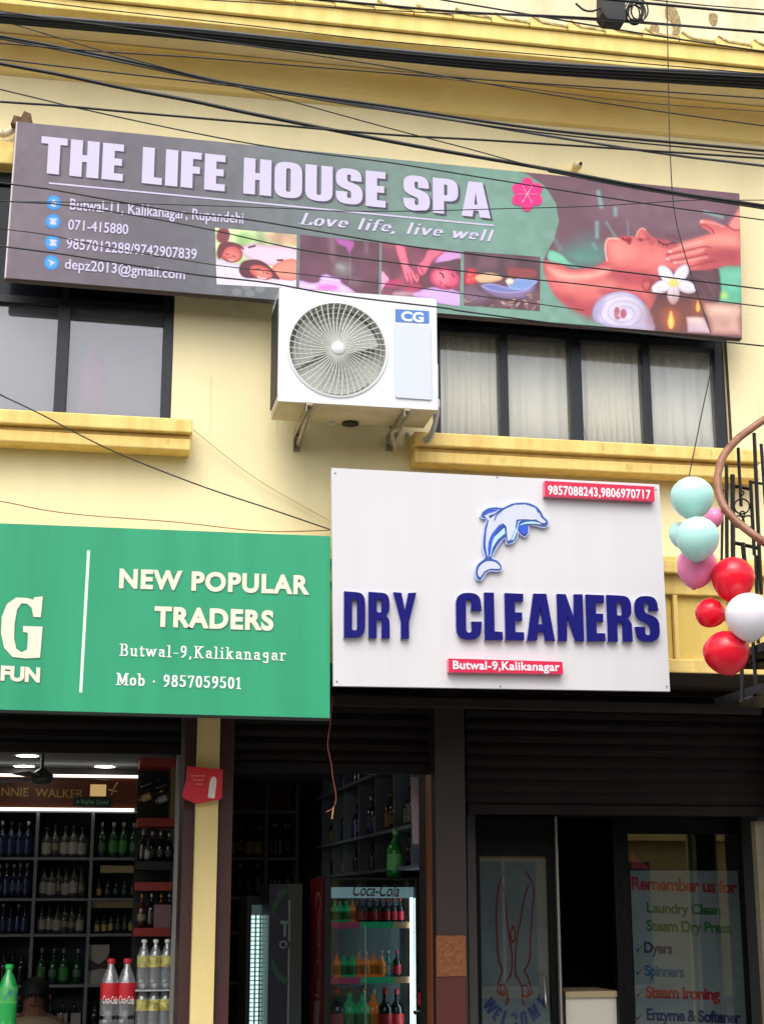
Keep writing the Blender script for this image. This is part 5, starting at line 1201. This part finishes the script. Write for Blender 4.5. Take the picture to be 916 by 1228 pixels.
r2 = thing('display_rack', (lx-.2, 1.9, Z(190, 1070, 1.9)), 'dark lower display rack with red shelf edges below the red framed one', 'rack')
for py, c_ in ((1063, redf), (1038, MC['rack_black']), (1118, redf)):
    box(X(163, 1050, Yk), Yk+.02, Z(190, py+5, Yk), X(207, 1050, Yk), Yk+.3, Z(190, py-5, Yk)).build('shelf_board', c_, r2)
box(X(163, 1050, Yk), Yk+.281, zf, X(207, 1050, Yk), Yk+.3, zr0-.01).build('back_panel', MC['rack_black'], r2)
for i, (px, kd) in enumerate(((170, 'black'), (181, 'black'), (192, 'black'), (202, 'black'))):
    bottle(kd, (X(px, 1050, Yk+.12), Yk+.12, Z(190, 1033, Yk)), f'black bottle {ORD[i]} from left on the upper board of dark rack', 'bottles on the dark rack', .7)
    bottle('black' if i % 2 else 'amber', (X(px, 1110, Yk+.12), Yk+.12, Z(190, 1113, Yk)), f'{"black" if i%2 else "amber"} bottle {ORD[i]} from left on the lower red board of dark rack', 'bottles on the dark rack', .8)
bottle('white-labelled', (X(178, 1000, Yk+.1), Yk+.1, Z(178, 1033, Yk)), 'pale labelled small bottle under the red framed rack', 'bottles on the dark rack', .55)
tag(box(X(186, 1085, Yk), Yk+.04, Z(190, 1113, Yk)-.0+.001, X(206, 1085, Yk), Yk+.1, Z(190, 1085, Yk)).build('carton', M('mauve_carton', (130, 96, 104), .7)), 'mauve carton at the right of the lower red rack board', 'carton')

# person behind the counter
def person():
    Yp = 3.1
    me = bpy.data.meshes.new('body'); c = at(42, 1192, Yp); hz = c.z
    P_ = {'pel': (0, 0, -.62), 'sp': (0, .02, -.40), 'ch': (0, .01, -.24), 'nk': (0, 0, -.125), 'hd': (0, -.01, -.03), 'ht': (0, 0, .06), 'ls': (-.17, .01, -.2), 'le': (-.24, -.04, -.46), 'lh': (-.14, -.26, -.5), 'rs': (.17, .01, -.2), 're': (.24, -.04, -.46), 'rh': (.14, -.26, -.5),
          'lk': (-.12, -.42, -.62), 'lf': (-.12, -.42, -1.0), 'rk': (.12, -.42, -.62), 'rf': (.12, -.42, -1.0), 'lhp': (-.1, -.05, -.64), 'rhp': (.1, -.05, -.64)}
    R_ = {'pel': .14, 'sp': .125, 'ch': .14, 'nk': .055, 'hd': .088, 'ht': .075, 'ls': .062, 'le': .045, 'lh': .028, 'rs': .062, 're': .045, 'rh': .028, 'lk': .065, 'lf': .045, 'rk': .065, 'rf': .045, 'lhp': .09, 'rhp': .09}
    names = list(P_); E = [('pel', 'sp'), ('sp', 'ch'), ('ch', 'nk'), ('nk', 'hd'), ('hd', 'ht'), ('ch', 'ls'), ('ls', 'le'), ('le', 'lh'), ('ch', 'rs'), ('rs', 're'), ('re', 'rh'), ('pel', 'lhp'), ('lhp', 'lk'), ('lk', 'lf'), ('pel', 'rhp'), ('rhp', 'rk'), ('rk', 'rf')]
    me.from_pydata([P_[n] for n in names], [(names.index(a), names.index(b)) for a, b in E], [])
    o = bpy.data.objects.new('person', None); COL.objects.link(o); o.location = (c.x, Yp, hz)
    tag(o, 'person in a beige shirt with dark hair seated low behind the counter', 'person')
    b = bpy.data.objects.new('body', me); COL.objects.link(b); b.parent = o
    b.modifiers.new('skin', 'SKIN'); ss = b.modifiers.new('sub', 'SUBSURF'); ss.levels = 2; ss.render_levels = 2
    for i, n in enumerate(names): me.skin_vertices[0].data[i].radius = (R_[n], R_[n])
    me.skin_vertices[0].data[0].use_root = True
    me.materials.append(M('person_skin', (118, 78, 58), .6))
    def part(mb, n, m, sm=True):
        q = mb.build(n, m, None, smooth=sm); q.parent = o; q.location = (0, 0, 0); return q
    part(MB().lathe([(.0, .115), (.05, .105), (.088, .07), (.10, .02), (.098, -.02), (.09, -.04)], (0, .018, .0), 18), 'hair', M('black_hair', (16, 14, 14), .6, .3, 30, .6, 80))
    part(MB().lathe([(.06, -.135), (.12, -.15), (.215, -.2), (.225, -.26), (.18, -.34), (.16, -.45), (.165, -.66)], (0, .01, 0), 18), 'shirt', M('beige_shirt', (168, 150, 116), .9, .1, 12))
    for sx in (-1, 1):
        part(MB().tube([(sx*.17, .01, -.21), (sx*.215, -.02, -.34), (sx*.24, -.04, -.44)], [.075, .066, .06], 10), 'sleeve', MC['beige_shirt'])
        part(MB().lathe([(0, -.011), (.011, -.006), (.011, .004), (0, .008)], (sx*.033, -.093, .0), 8, 'y'), 'eye', M('eye_dark', (14, 12, 12), .3))
        part(MB().lathe([(0, -.012), (.014, 0), (.02, .01)], (sx*.098, -.0, -.02), 8, 'x'), 'ear', MC['person_skin'])
    part(MB().tube([(0, -.09, .005), (0, -.112, -.03), (0, -.098, -.038)], [.007, .013, .01], 6), 'nose', MC['person_skin'])
    part(MB().tube([(-.024, -.088, -.066), (0, -.095, -.064), (.024, -.088, -.066)], .005, 5), 'mouth', M('lip_brown', (110, 54, 48), .6))
person()
# stool for the person
Yp = 3.1; c = at(42, 1192, Yp)
stl = thing('stool', (c.x, Yp+.02, zf), 'low stool under the seated person in the left shop', 'stool')
box(c.x-.17, Yp-.14, c.z-.8, c.x+.17, Yp+.18, c.z-.76).build('seat', redf, stl)
for sx in (-1, 1):
    for sy in (-1, 1): box(c.x+sx*.14-.015, Yp+.02+sy*.13-.015, zf, c.x+sx*.14+.015, Yp+.02+sy*.13+.015, c.z-.801).build('leg', redf, stl)

# big bottles on the street-side counter
Yf = 1.05
zc2 = Z(150, 1238, Yf)
ct = thing('shop_counter', (X(100, 1240, Yf), Yf+.2, zf), 'glass-topped shop counter carrying the soft drink packs', 'counter')
box(-1.9, Yf-.12, zf, lx-.12, Yf+.45, zc2-.03).build('cabinet', M('counter_white', (170, 168, 160), .5), ct)
box(-1.92, Yf-.14, zc2-.029, lx-.11, Yf+.47, zc2-.001).build('counter_top', M('counter_glass_top', (90, 100, 100), .1), ct)
def bigbottle(px, kind, label, group, h, r, liquid, lab, cap, z0, Y=Yf, lt=None, frac=.6):
    x = X(px, 1200, Y); t = thing('soda_bottle', (x, Y, z0), label, 'bottle', group)
    prof = [(0, 0), (r*.8, .0), (r, h*.05), (r, h*.16), (r*.94, h*.2), (r, h*.26), (r, h*.62), (r*.94, h*.68), (r*.7, h*.78), (r*.36, h*.88), (r*.3, h*.94)]
    MB().lathe(prof, (x, Y, z0), 16).build('bottle_wall', liquid, t, smooth=True)
    MB().lathe([(r*1.01, h*.44), (r*1.015, h*.45), (r*1.015, h*.66), (r*1.0, h*.67)], (x, Y, z0), 16).build('label', lab, t, smooth=True)
    MB().lathe([(r*.33, h*.925), (r*.42, h*.93), (r*.42, h*.99), (0, h)], (x, Y, z0), 12).build('cap', cap, t, smooth=True)
    return t
pet = glass('clear_pet_plastic', (236, 240, 242), .18, .06, .22, (220, 222, 226)); cola = M('cola_liquid', (24, 12, 12), .12, spec=.6, coat=.5)
grn = M('green_pet', (40, 170, 80), .15, spec=.6, coat=.4); sodal = M('tonic_label', (214, 206, 120), .5, nscale=30, col2=(96, 90, 50))
K1 = 1/1.0
for i, px in enumerate((132, 151.5)):
    h = (1238-1160)*mpp(Yf); r = 10.5*mpp(Yf)
    t = bigbottle(px, 'c', ['left cola bottle with red label in the front pair', 'right cola bottle with red label in the front pair'][i], 'cola bottles on the counter', h, r, pet, lr, capr, zc2)
    x = X(px, 1200, Yf); MB().lathe([(0, .002), (r*.9, .004), (r*.97, h*.06), (r*.97, h*.43), (0, h*.43)], (x, Yf, zc2), 16).build('cola', cola, t, smooth=True)
    text('Coca-Cola', px-9, 1203, px+9, 1204, 9, Yf-r*1.04, M('label_white_script', (240, 225, 225), .5), t, .01, shear=.2)
for lv in range(2):
    zb = zc2 if lv == 0 else Z(185, 1186, Yf)
    if lv == 1:
        tag(box(X(162, 1186, Yf), Yf-.07, zb-.008, X(209, 1186, Yf), Yf+.13, zb-.001).build('tray', M('clear_tray', (190, 190, 190), .4)), 'thin tray between the two layers of tonic bottles', 'tray')
    hh = (1186-1133)*mpp(Yf)
    for i, px in enumerate((171, 185, 199)):
        r = 7.2*mpp(Yf)
        t = bigbottle(px, 't', f'clear soda bottle with yellow label, {["left","middle","right"][i]} of the {["lower","upper"][lv]} layer', 'clear soda bottles on the counter', hh-(.0 if lv else .01), r, pet, sodal, M('cap_white', (225, 225, 225), .4), zb)
t = bigbottle(9.5, 's', 'green lemon soda bottle at the left edge of the photo', 'cola bottles on the counter', (1238-1165)*mpp(Yf), 10.5*mpp(Yf), grn, M('lime_label', (90, 200, 70), .4, nscale=20, col2=(20, 90, 130)), M('cap_green', (40, 190, 90), .4), zc2)

# red sign on the pillar
rs = thing('pillar_sign', at(245, 942, .40), 'crooked red tin sign with a white bottle picture on the yellow pillar', 'sign')
Yq = .40
flat('plate', [(225, 919), (240, 920), (267.5, 922.5), (266, 958), (236, 964), (220, 957), (219, 951), (224, 935)], Yq, M('sign_red', (206, 24, 40), .45, .1, 8), rs, dep=.03)
wht_ = M('sign_white_print', (226, 214, 206), .5)
flat('bottle_picture', [(249.5, 956.5), (251.5, 939), (253, 934), (255, 931.5), (258, 931.5), (260, 935), (259.5, 941), (257.5, 957.5)], Yq-.002, wht_, rs)
for i, y in enumerate((929.5, 934.5, 939.5)):
    for q in range(4-i): flat('faded_print', [(229+i*3+q*4.4, y), (232.4+i*3+q*4.4, y+.2), (232.2+i*3+q*4.4, y+1.7), (229+i*3+q*4.4, y+1.5)], Yq-.002, M('sign_pale_red', (226, 120, 116), .5), rs)
box(X(236, 940, .43), Yq+.031, Z(240, 950, .43), X(255, 940, .43), .46, Z(240, 935, .43)).build('mount', iron, rs)

# ------------------------------------------------------------------ MIDDLE SHOP
YS2 = YM-.35
S2 = thing('bottle_shelf', (X(320, 1200, YS2), YS2, zf), 'dark shelf unit across the back of the middle shop', 'shelf')
sd2 = M('shelf_dark_grey', (120, 130, 140), .5, .1)
r2s = [1028, 1075, 1117, 1177, 1250]; z2t = Z(320, 972, YS2)
xs2 = [X(c_, 1050, YS2) for c_ in (270, 319, 356)]
for x in xs2: box(x-.015, YS2, zf, x+.015, YM-.02, z2t+.4).build('divider', sd2, S2)
box(xs2[0], YM-.019, zf, xs2[-1], YM-.002, z2t+.4).build('back_panel', backm, S2)
rz2 = [Z(320, r_, YS2) for r_ in r2s]
for z in rz2+[z2t]:
    for i in range(2): box(xs2[i]+.0155, YS2+.002, z-.025, xs2[i+1]-.0155, YM-.02, z).build('shelf_board', sd2, S2)
tag(box(X(285, 950, YS2), YS2+.02, z2t+.001, X(350, 950, YS2), YS2+.1, Z(320, 934, YS2)).build('wooden_box', M('dull_gold_wood', (92, 62, 34), .6, .3, 5)), 'wide dull gold box on top of the middle shop back shelf', 'box')
for ri in range(4):
    for ci in range(2):
        n = 5 if ci else 4; kd = [['amber', 'black'], ['black', 'plain dark'], ['plain dark', 'black'], ['plain dark', 'plain dark']][ri][ci]
        hmax = (z2t if ri == 0 else rz2[ri-1])-rz2[ri]-.04; sc = min(1.15, hmax/bk[kd][1])
        for k in range(n):
            x = xs2[ci]+.06+(xs2[ci+1]-xs2[ci]-.12)*k/(n-1)
            if X(278, 1050, YS2) > x+.05: continue
            bottle(kd, (x, YS2+.08+random.uniform(0, .04), rz2[ri]+.001), f'{kd} bottle {ORD[k]} in {RN[ri]} row, {["left","right"][ci]} bay, middle shop back', 'bottles on the middle shop back shelf', sc)
# side wall shelves
xw = mx1
S3 = thing('wall_shelf', (xw, 3.5, zf), 'dark side wall shelving receding into the middle shop', 'shelf')
Yc_ = 1.75
vy = [yat(px, mxf) for px in (386, 399, 412, 430, 450, 472, 493, 512)]
vy = [max(min(v, YS2-.2), 1.0) for v in vy]
def zside(px, py): # height at the shelf's front face
    d = ray(px, py); return CAM.z+d.z*(mxf-CAM.x)/d.x
sz = [zside(430, 1010), zside(430, 1045)]; ztp = zside(430, 938)+.02
lv = [zside(430, 938), zside(430, 1005), zside(430, 1046), zside(430, 1046)-.32, zside(430, 1046)-.64]
for y in vy: box(mxf, y-.012, zf if y > Yc_+.65 else lv[2]-.02, xw-.02, y+.012, lv[0]+.3).build('divider', sd2, S3)
box(xw-.019, vy[0], zf, xw-.002, vy[-1], lv[0]+.3).build('back_panel', M('side_back', (70, 78, 84), .6), S3)
for z in lv:
    for i in range(len(vy)-1):
        if z < lv[2]-.01 and min(vy[i], vy[i+1]) < Yc_+.65: continue
        box(xw-.248, vy[i]-.0125, z-.02, xw-.02, vy[i+1]+.0125, z).build('shelf_board', sd2, S3)
for i in range(len(vy)-1):
    y0, y1 = vy[i], vy[i+1]
    for r_i in range(3):
        n = max(1, min(4, int(abs(y0-y1)/.14))); kd = random.choice(['dark blue', 'black', 'plain dark', 'amber', 'white-labelled', 'dark blue'])
        for k in range(n):
            y = y0+(y1-y0)*(k+.5)/n; hm = (.28 if r_i == 0 else lv[r_i-1]-lv[r_i]-.04); sc = min(1.1, hm/bk[kd][1])
            bottle(kd, (xw-.11, y, lv[r_i]+.001), f'{kd} bottle {ORD[k]} from back, {["upper","middle","lower"][r_i]} level, {ORD[i]} side bay, middle shop', 'bottles on the middle shop side shelving', sc)
# hanging pale sheet
o = flat('poster', [(492, 932), (515, 931), (515, 1013), (495, 1012)], .98, M('pinkish_white_sheet', (178, 158, 162), .7, .06), None, dep=.006)
tag(o, 'pinkish white sheet hanging at the top right of the middle shop', 'poster')

# fridges
def fridge(px0, px1, pyt, Y, dep, name, label, side, body, zb=zf, glassdoor=True):
    t = thing(name, (X((px0+px1)/2, 1200, Y), Y, zb), label, 'fridge')
    x0, x1 = X(px0, 1150, Y), X(px1, 1150, Y); z1 = Z((px0+px1)/2, pyt, Y)
    e = .03
    box(x0, Y+.03, zb, x0+.03, Y+dep, z1).build('side_panel', side, t); box(x1-.03, Y+.03, zb, x1, Y+dep, z1).build('side_panel', body, t)
    box(x0+.031, Y+dep-.03, zb, x1-.031, Y+dep, z1-.001).build('back_panel', M('fridge_inside', (150, 160, 162), .5), t)
    box(x0+.031, Y+.03, z1-.06, x1-.031, Y+dep-.031, z1-.001).build('top_panel', body, t); box(x0+.031, Y+.03, zb, x1-.031, Y+dep-.031, zb+.25).build('base_panel', body, t)
    return t, x0, x1, z1
blk = M('fridge_black', (20, 22, 26), .3); redp = M('fridge_red', (168, 22, 36), .3, .1, 4)
Yc = 1.75
F1, fx0, fx1, fz1 = fridge(388, 507, 1052, Yc, .6, 'drinks_fridge', 'lit glass-door cola fridge with coloured shelf strips, middle shop', redp, blk)
gx0, gx1 = X(396.5, 1150, Yc), X(498, 1150, Yc)
MB().box(fx0, Yc-.01, zf+.15, gx0, Yc+.029, fz1).box(gx1, Yc-.01, zf+.15, fx1, Yc+.029, fz1).box(gx0+.001, Yc-.01, Z(440, 1055, Yc), gx1-.001, Yc+.029, fz1).box(gx0+.001, Yc-.01, zf+.15, gx1-.001, Yc+.029, zf+.3).build('door_frame', blk, F1, bevel=.004)
zhd0, zhd1 = Z(445, 1077, Yc), Z(445, 1055, Yc)
box(gx0+.002, Yc+.031, zhd0, gx1-.002, Yc+.05, zhd1-.002).build('header_strip', M('header_glow', (150, 168, 172), .5, emit=.3), F1)
text('Coca-Cola', 422, 1074, 478, 1075, 14, Yc+.0295, M('cola_script_red', (170, 24, 50), .5), F1, .012, shear=.35)
box(gx0, Yc+.002, zf+.31, gx1, Yc+.006, Z(440, 1056, Yc)).build('door_glass', glass('fridge_glass', (215, 228, 230), .05), F1)
led = M('led_white', (225, 245, 250), .5, emit=9.0)
box(gx1-.022, Yc+.04, zf+.3, gx1-.004, Yc+.052, zhd1).build('led_strip', led, F1)
fl = [1108, 1174, 1245]
for i, py in enumerate(fl):
    z = Z(445, py, Yc+.06)
    box(gx0+.002, Yc+.06, z-.012, gx1-.03, Yc+.55, z).build('wire_shelf', M('shelf_white_wire', (150, 160, 160), .5), F1)
    hgt = .03
    for (a, b, c_) in ((396.5, 434, (206, 70, 110)), (434.3, 474, (50, 190, 130)), (474.3, 493, (206, 150, 110))):
        box(X(a, 1150, Yc), Yc+.05, z-.026, X(b, 1150, Yc), Yc+.058, z+.012).build('price_strip', M('strip_%d' % c_[0]+str(c_[1]), c_, .5, .15, 40, emit=.06), F1)
MB().tube([at(438, 1110, Yc-.001), at(438, 1228, Yc-.001)], .003, 4).build('door_seam', pm, F1)
# side lettering and sticker on the red side
sx_ = fx0-.002
mb = MB()
vs, fs = fmesh('Coca-Cola', .01, 1)
wv = max(v[0] for v in vs)
za, zb_ = Z(372, 1215, Yc), Z(372, 1068, Yc)
MB().add([(sx_, Yc+.12+(v[1])*.33, zb_-(v[0]/wv)*(zb_-za)) for v in vs], fs).build('side_lettering', M('side_script_pale', (206, 150, 150), .5), F1)
box(sx_-.001, Yc+.2, zf+.7, sx_+.001, Yc+.36, Z(372, 1205, Yc)).build('rating_sticker', lw, F1)
kd2 = {'soda green': ((30, 150, 90), lgr, capg), 'orange': ((214, 110, 40), M('label_orange', (230, 130, 40), .5), capw), 'cola': ((28, 14, 16), lr, capr), 'teal': ((30, 110, 90), lw, capw)}
for k_, (c_, lb_, cp_) in kd2.items(): bk[k_] = (lathe_mesh('soda_'+k_.replace(' ', '_'), spirit(.2, .032), SM, [M('soda_'+k_, c_, .15, .1, 10, spec=.7, emit=.12 if k_ != 'cola' else 0), lb_, cp_]), .2)
def frow(py, seq, hpx, rn_):
    z = Z(445, py, Yc+.06)
    for i, (px, kd) in enumerate(seq):
        bottle(kd, (X(px, py, Yc+.12), Yc+.12+(.02 if i % 2 else 0), z+.001), f'{kd} drink bottle {ORD[i]} from left on {rn_} shelf of the cola fridge', 'bottles in the cola fridge', hpx*mpp(Yc+.12)/.2, 'soda_bottle')
frow(1108, [(401, 'soda green'), (408.5, 'soda green'), (415.5, 'soda green'), (423, 'orange'), (431.5, 'cola'), (439.5, 'cola'), (448, 'cola'), (456, 'cola'), (464, 'cola')], 29, 'top')
for i, px in enumerate((472, 480)): bottle('cola', (X(px, 1108, Yc+.12), Yc+.12, Z(445, 1108, Yc+.06)+.001), ['cola drink bottle second from right on top shelf of the cola fridge', 'rightmost cola drink bottle on top shelf of the cola fridge'][i], 'bottles in the cola fridge', 29*mpp(Yc+.12)/.2, 'soda_bottle')
frow(1174, [(404, 'orange'), (413.5, 'soda green'), (422, 'soda green'), (430.5, 'orange'), (439, 'orange'), (448, 'orange'), (457, 'orange'), (466, 'teal'), (476, 'cola')], 31, 'middle')
frow(1245, [(404, 'cola'), (419, 'soda green'), (434, 'soda green'), (448, 'orange'), (462, 'cola'), (477, 'cola')], 54, 'bottom')
# green bottle standing on the fridge
bk['green soda'] = (lathe_mesh('green_soda', spirit(.3, .05), SM, [M('green_soda_pet', (30, 150, 60), .12, .1, spec=.8), M('label_limewhite', (120, 210, 120), .5, .3, 30), M('cap_lime', (150, 220, 120), .4)]), .3)
b_ = bottle('green soda', (X(473, 1040, Yc+.1), Yc+.1, fz1+.001), 'green soda bottle standing on top of the cola fridge', None, 58*mpp(Yc)/.3, 'soda_bottle')
b_ = bottle('cola', (X(507.5, 1200, 1.3), 1.3, Z(507, 1212, 1.3)), 'small cola bottle with red label beside the fridge at the wooden jamb', None, 42*mpp(1.3)/.2, 'soda_bottle')
sb = thing('side_stand', (X(507.5, 1212, 1.3), 1.3, zf), 'narrow black stand carrying the small cola bottle by the jamb', 'stand')
zst = Z(507, 1212, 1.3)-.001
MB().box(X(507.5, 1212, 1.3)-.05, 1.24, zst-.02, X(507.5, 1212, 1.3)+.045, 1.36, zst).build('top', blk, sb); box(X(507.5, 1212, 1.3)-.015, 1.285, zf, X(507.5, 1212, 1.3)+.015, 1.315, zst-.0205).build('post', blk, sb)
# beer fridge with lettered panel
Yt = 2.2
bluep = M('beer_fridge_blue', (14, 20, 60), .35, nscale=2.5, col2=(10, 30, 40))
F2, bx0_, bx1_, bz1 = fridge(322, 362, 1060, Yt, .6, 'drinks_fridge', 'dark blue and green beer fridge left of the cola fridge', bluep, blk)
p0, p1 = X(324, 1150, Yt), X(345, 1150, Yt)
box(bx0_, Yt, zf+.1, p1, Yt+.029, bz1).build('door_panel', bluep, F2)
gsw = M('green_swirl', (24, 84, 56), .4)
flat('green_swirl', [(327, 1085), (334, 1068), (345, 1064), (345, 1070), (336, 1080), (327, 1100)], Yt-.002, gsw, F2); flat('green_swirl', [(326, 1148), (334, 1165), (346, 1175), (346, 1182), (334, 1176), (326, 1160)], Yt-.002, gsw, F2)
pl_ = M('pale_beer_letters', (120, 150, 140), .5)
text('T', 336, 1122, 347, 1122, 18, Yt-.002, pl_, F2, .04); text('OI', 335, 1137, 347, 1137, 9, Yt-.002, pl_, F2, .03)
box(p1+.001, Yt+.005, zf+.1, bx1_, Yt+.028, bz1).build('door_glass', M('dim_glass', (70, 84, 84), .15), F2); box(p1+.002, Yt-.002, zf+.1, p1+.012, Yt+.0045, bz1-.1).build('edge_strip', pm, F2)
# led fridge
Yv = 2.6
F3, vx0, vx1, vz1 = fridge(296, 321, 1074, Yv, .6, 'drinks_fridge', 'slim fridge with two bright LED strips at the left of the middle shop', blk, blk)
box(vx0+.031, Yv+.03, zf+.25, vx1-.031, Yv+.05, vz1-.06).build('door_glass', M('fridge_pale_glass', (110, 130, 132), .2, emit=.08), F3)
for px0_, px1_ in ((301, 305), (307.5, 310.5), (313.5, 316)):
    xa, xb = X(px0_, 1150, Yv), X(px1_, 1150, Yv); z = Z(308, 1098, Yv); zc_ = Z(308, 1240, Yv)
    mb = MB()
    while z > zc_: mb.box(xa, Yv+.0, z-.018, xb, Yv+.01, z); z -= .028
    mb.build('led_strip', M('led_dot', (200, 240, 235), .5, emit=.8), F3)
    box(xa-.003, Yv+.011, zc_, xb+.003, Yv+.029, Z(308, 1096, Yv)).build('led_holder', M('led_holder', (120, 140, 140), .4), F3)

# ================================================================== OPPOSITE SIDE OF THE STREET (seen in the door glass)
OB = thing('opposite_building', (0, -20, 0), 'yellow building across the street mirrored in the shop door glass', 'building')
oy = -19.0
OX0, OX1, OH = -12, 18, 6.6
ocr = M('opposite_yellow', (206, 176, 110), .85, .15, 1.2, streak=True)
box(OX0, oy-8, 0, OX1, oy, OH).build('wall', ocr, OB)
for z0 in (2.9, 6.0): box(OX0, oy+.001, z0, OX1, oy+.35, z0+.15).build('ledge', mustard, OB)
for fl_ in range(2):
    x = OX0+.8
    while x < OX1-1.6:
        z0 = .2 if fl_ == 0 else 3.9; h_ = 2.3 if fl_ == 0 else 1.5
        wdw = box(x, oy+.001, z0, x+1.3, oy+.05, z0+h_).build('window' if fl_ else 'shop_door', M('opposite_dark', (36, 38, 42), .3), OB)
        box(x-.04, oy+.051, z0-.04, x+1.34, oy+.08, z0+.02).build('frame', M('opposite_white_frame', (190, 190, 186), .5), wdw)
        box(x+.62, oy+.051, z0+.021, x+.68, oy+.075, z0+h_).build('frame', M('opposite_white_frame'), wdw)
        x += 2.3
for k in range(9): box(OX0+.3+k*3.4, oy+.001, 0, OX0+.62+k*3.4, oy+.2, 2.895).build('pillar', ocr, OB)
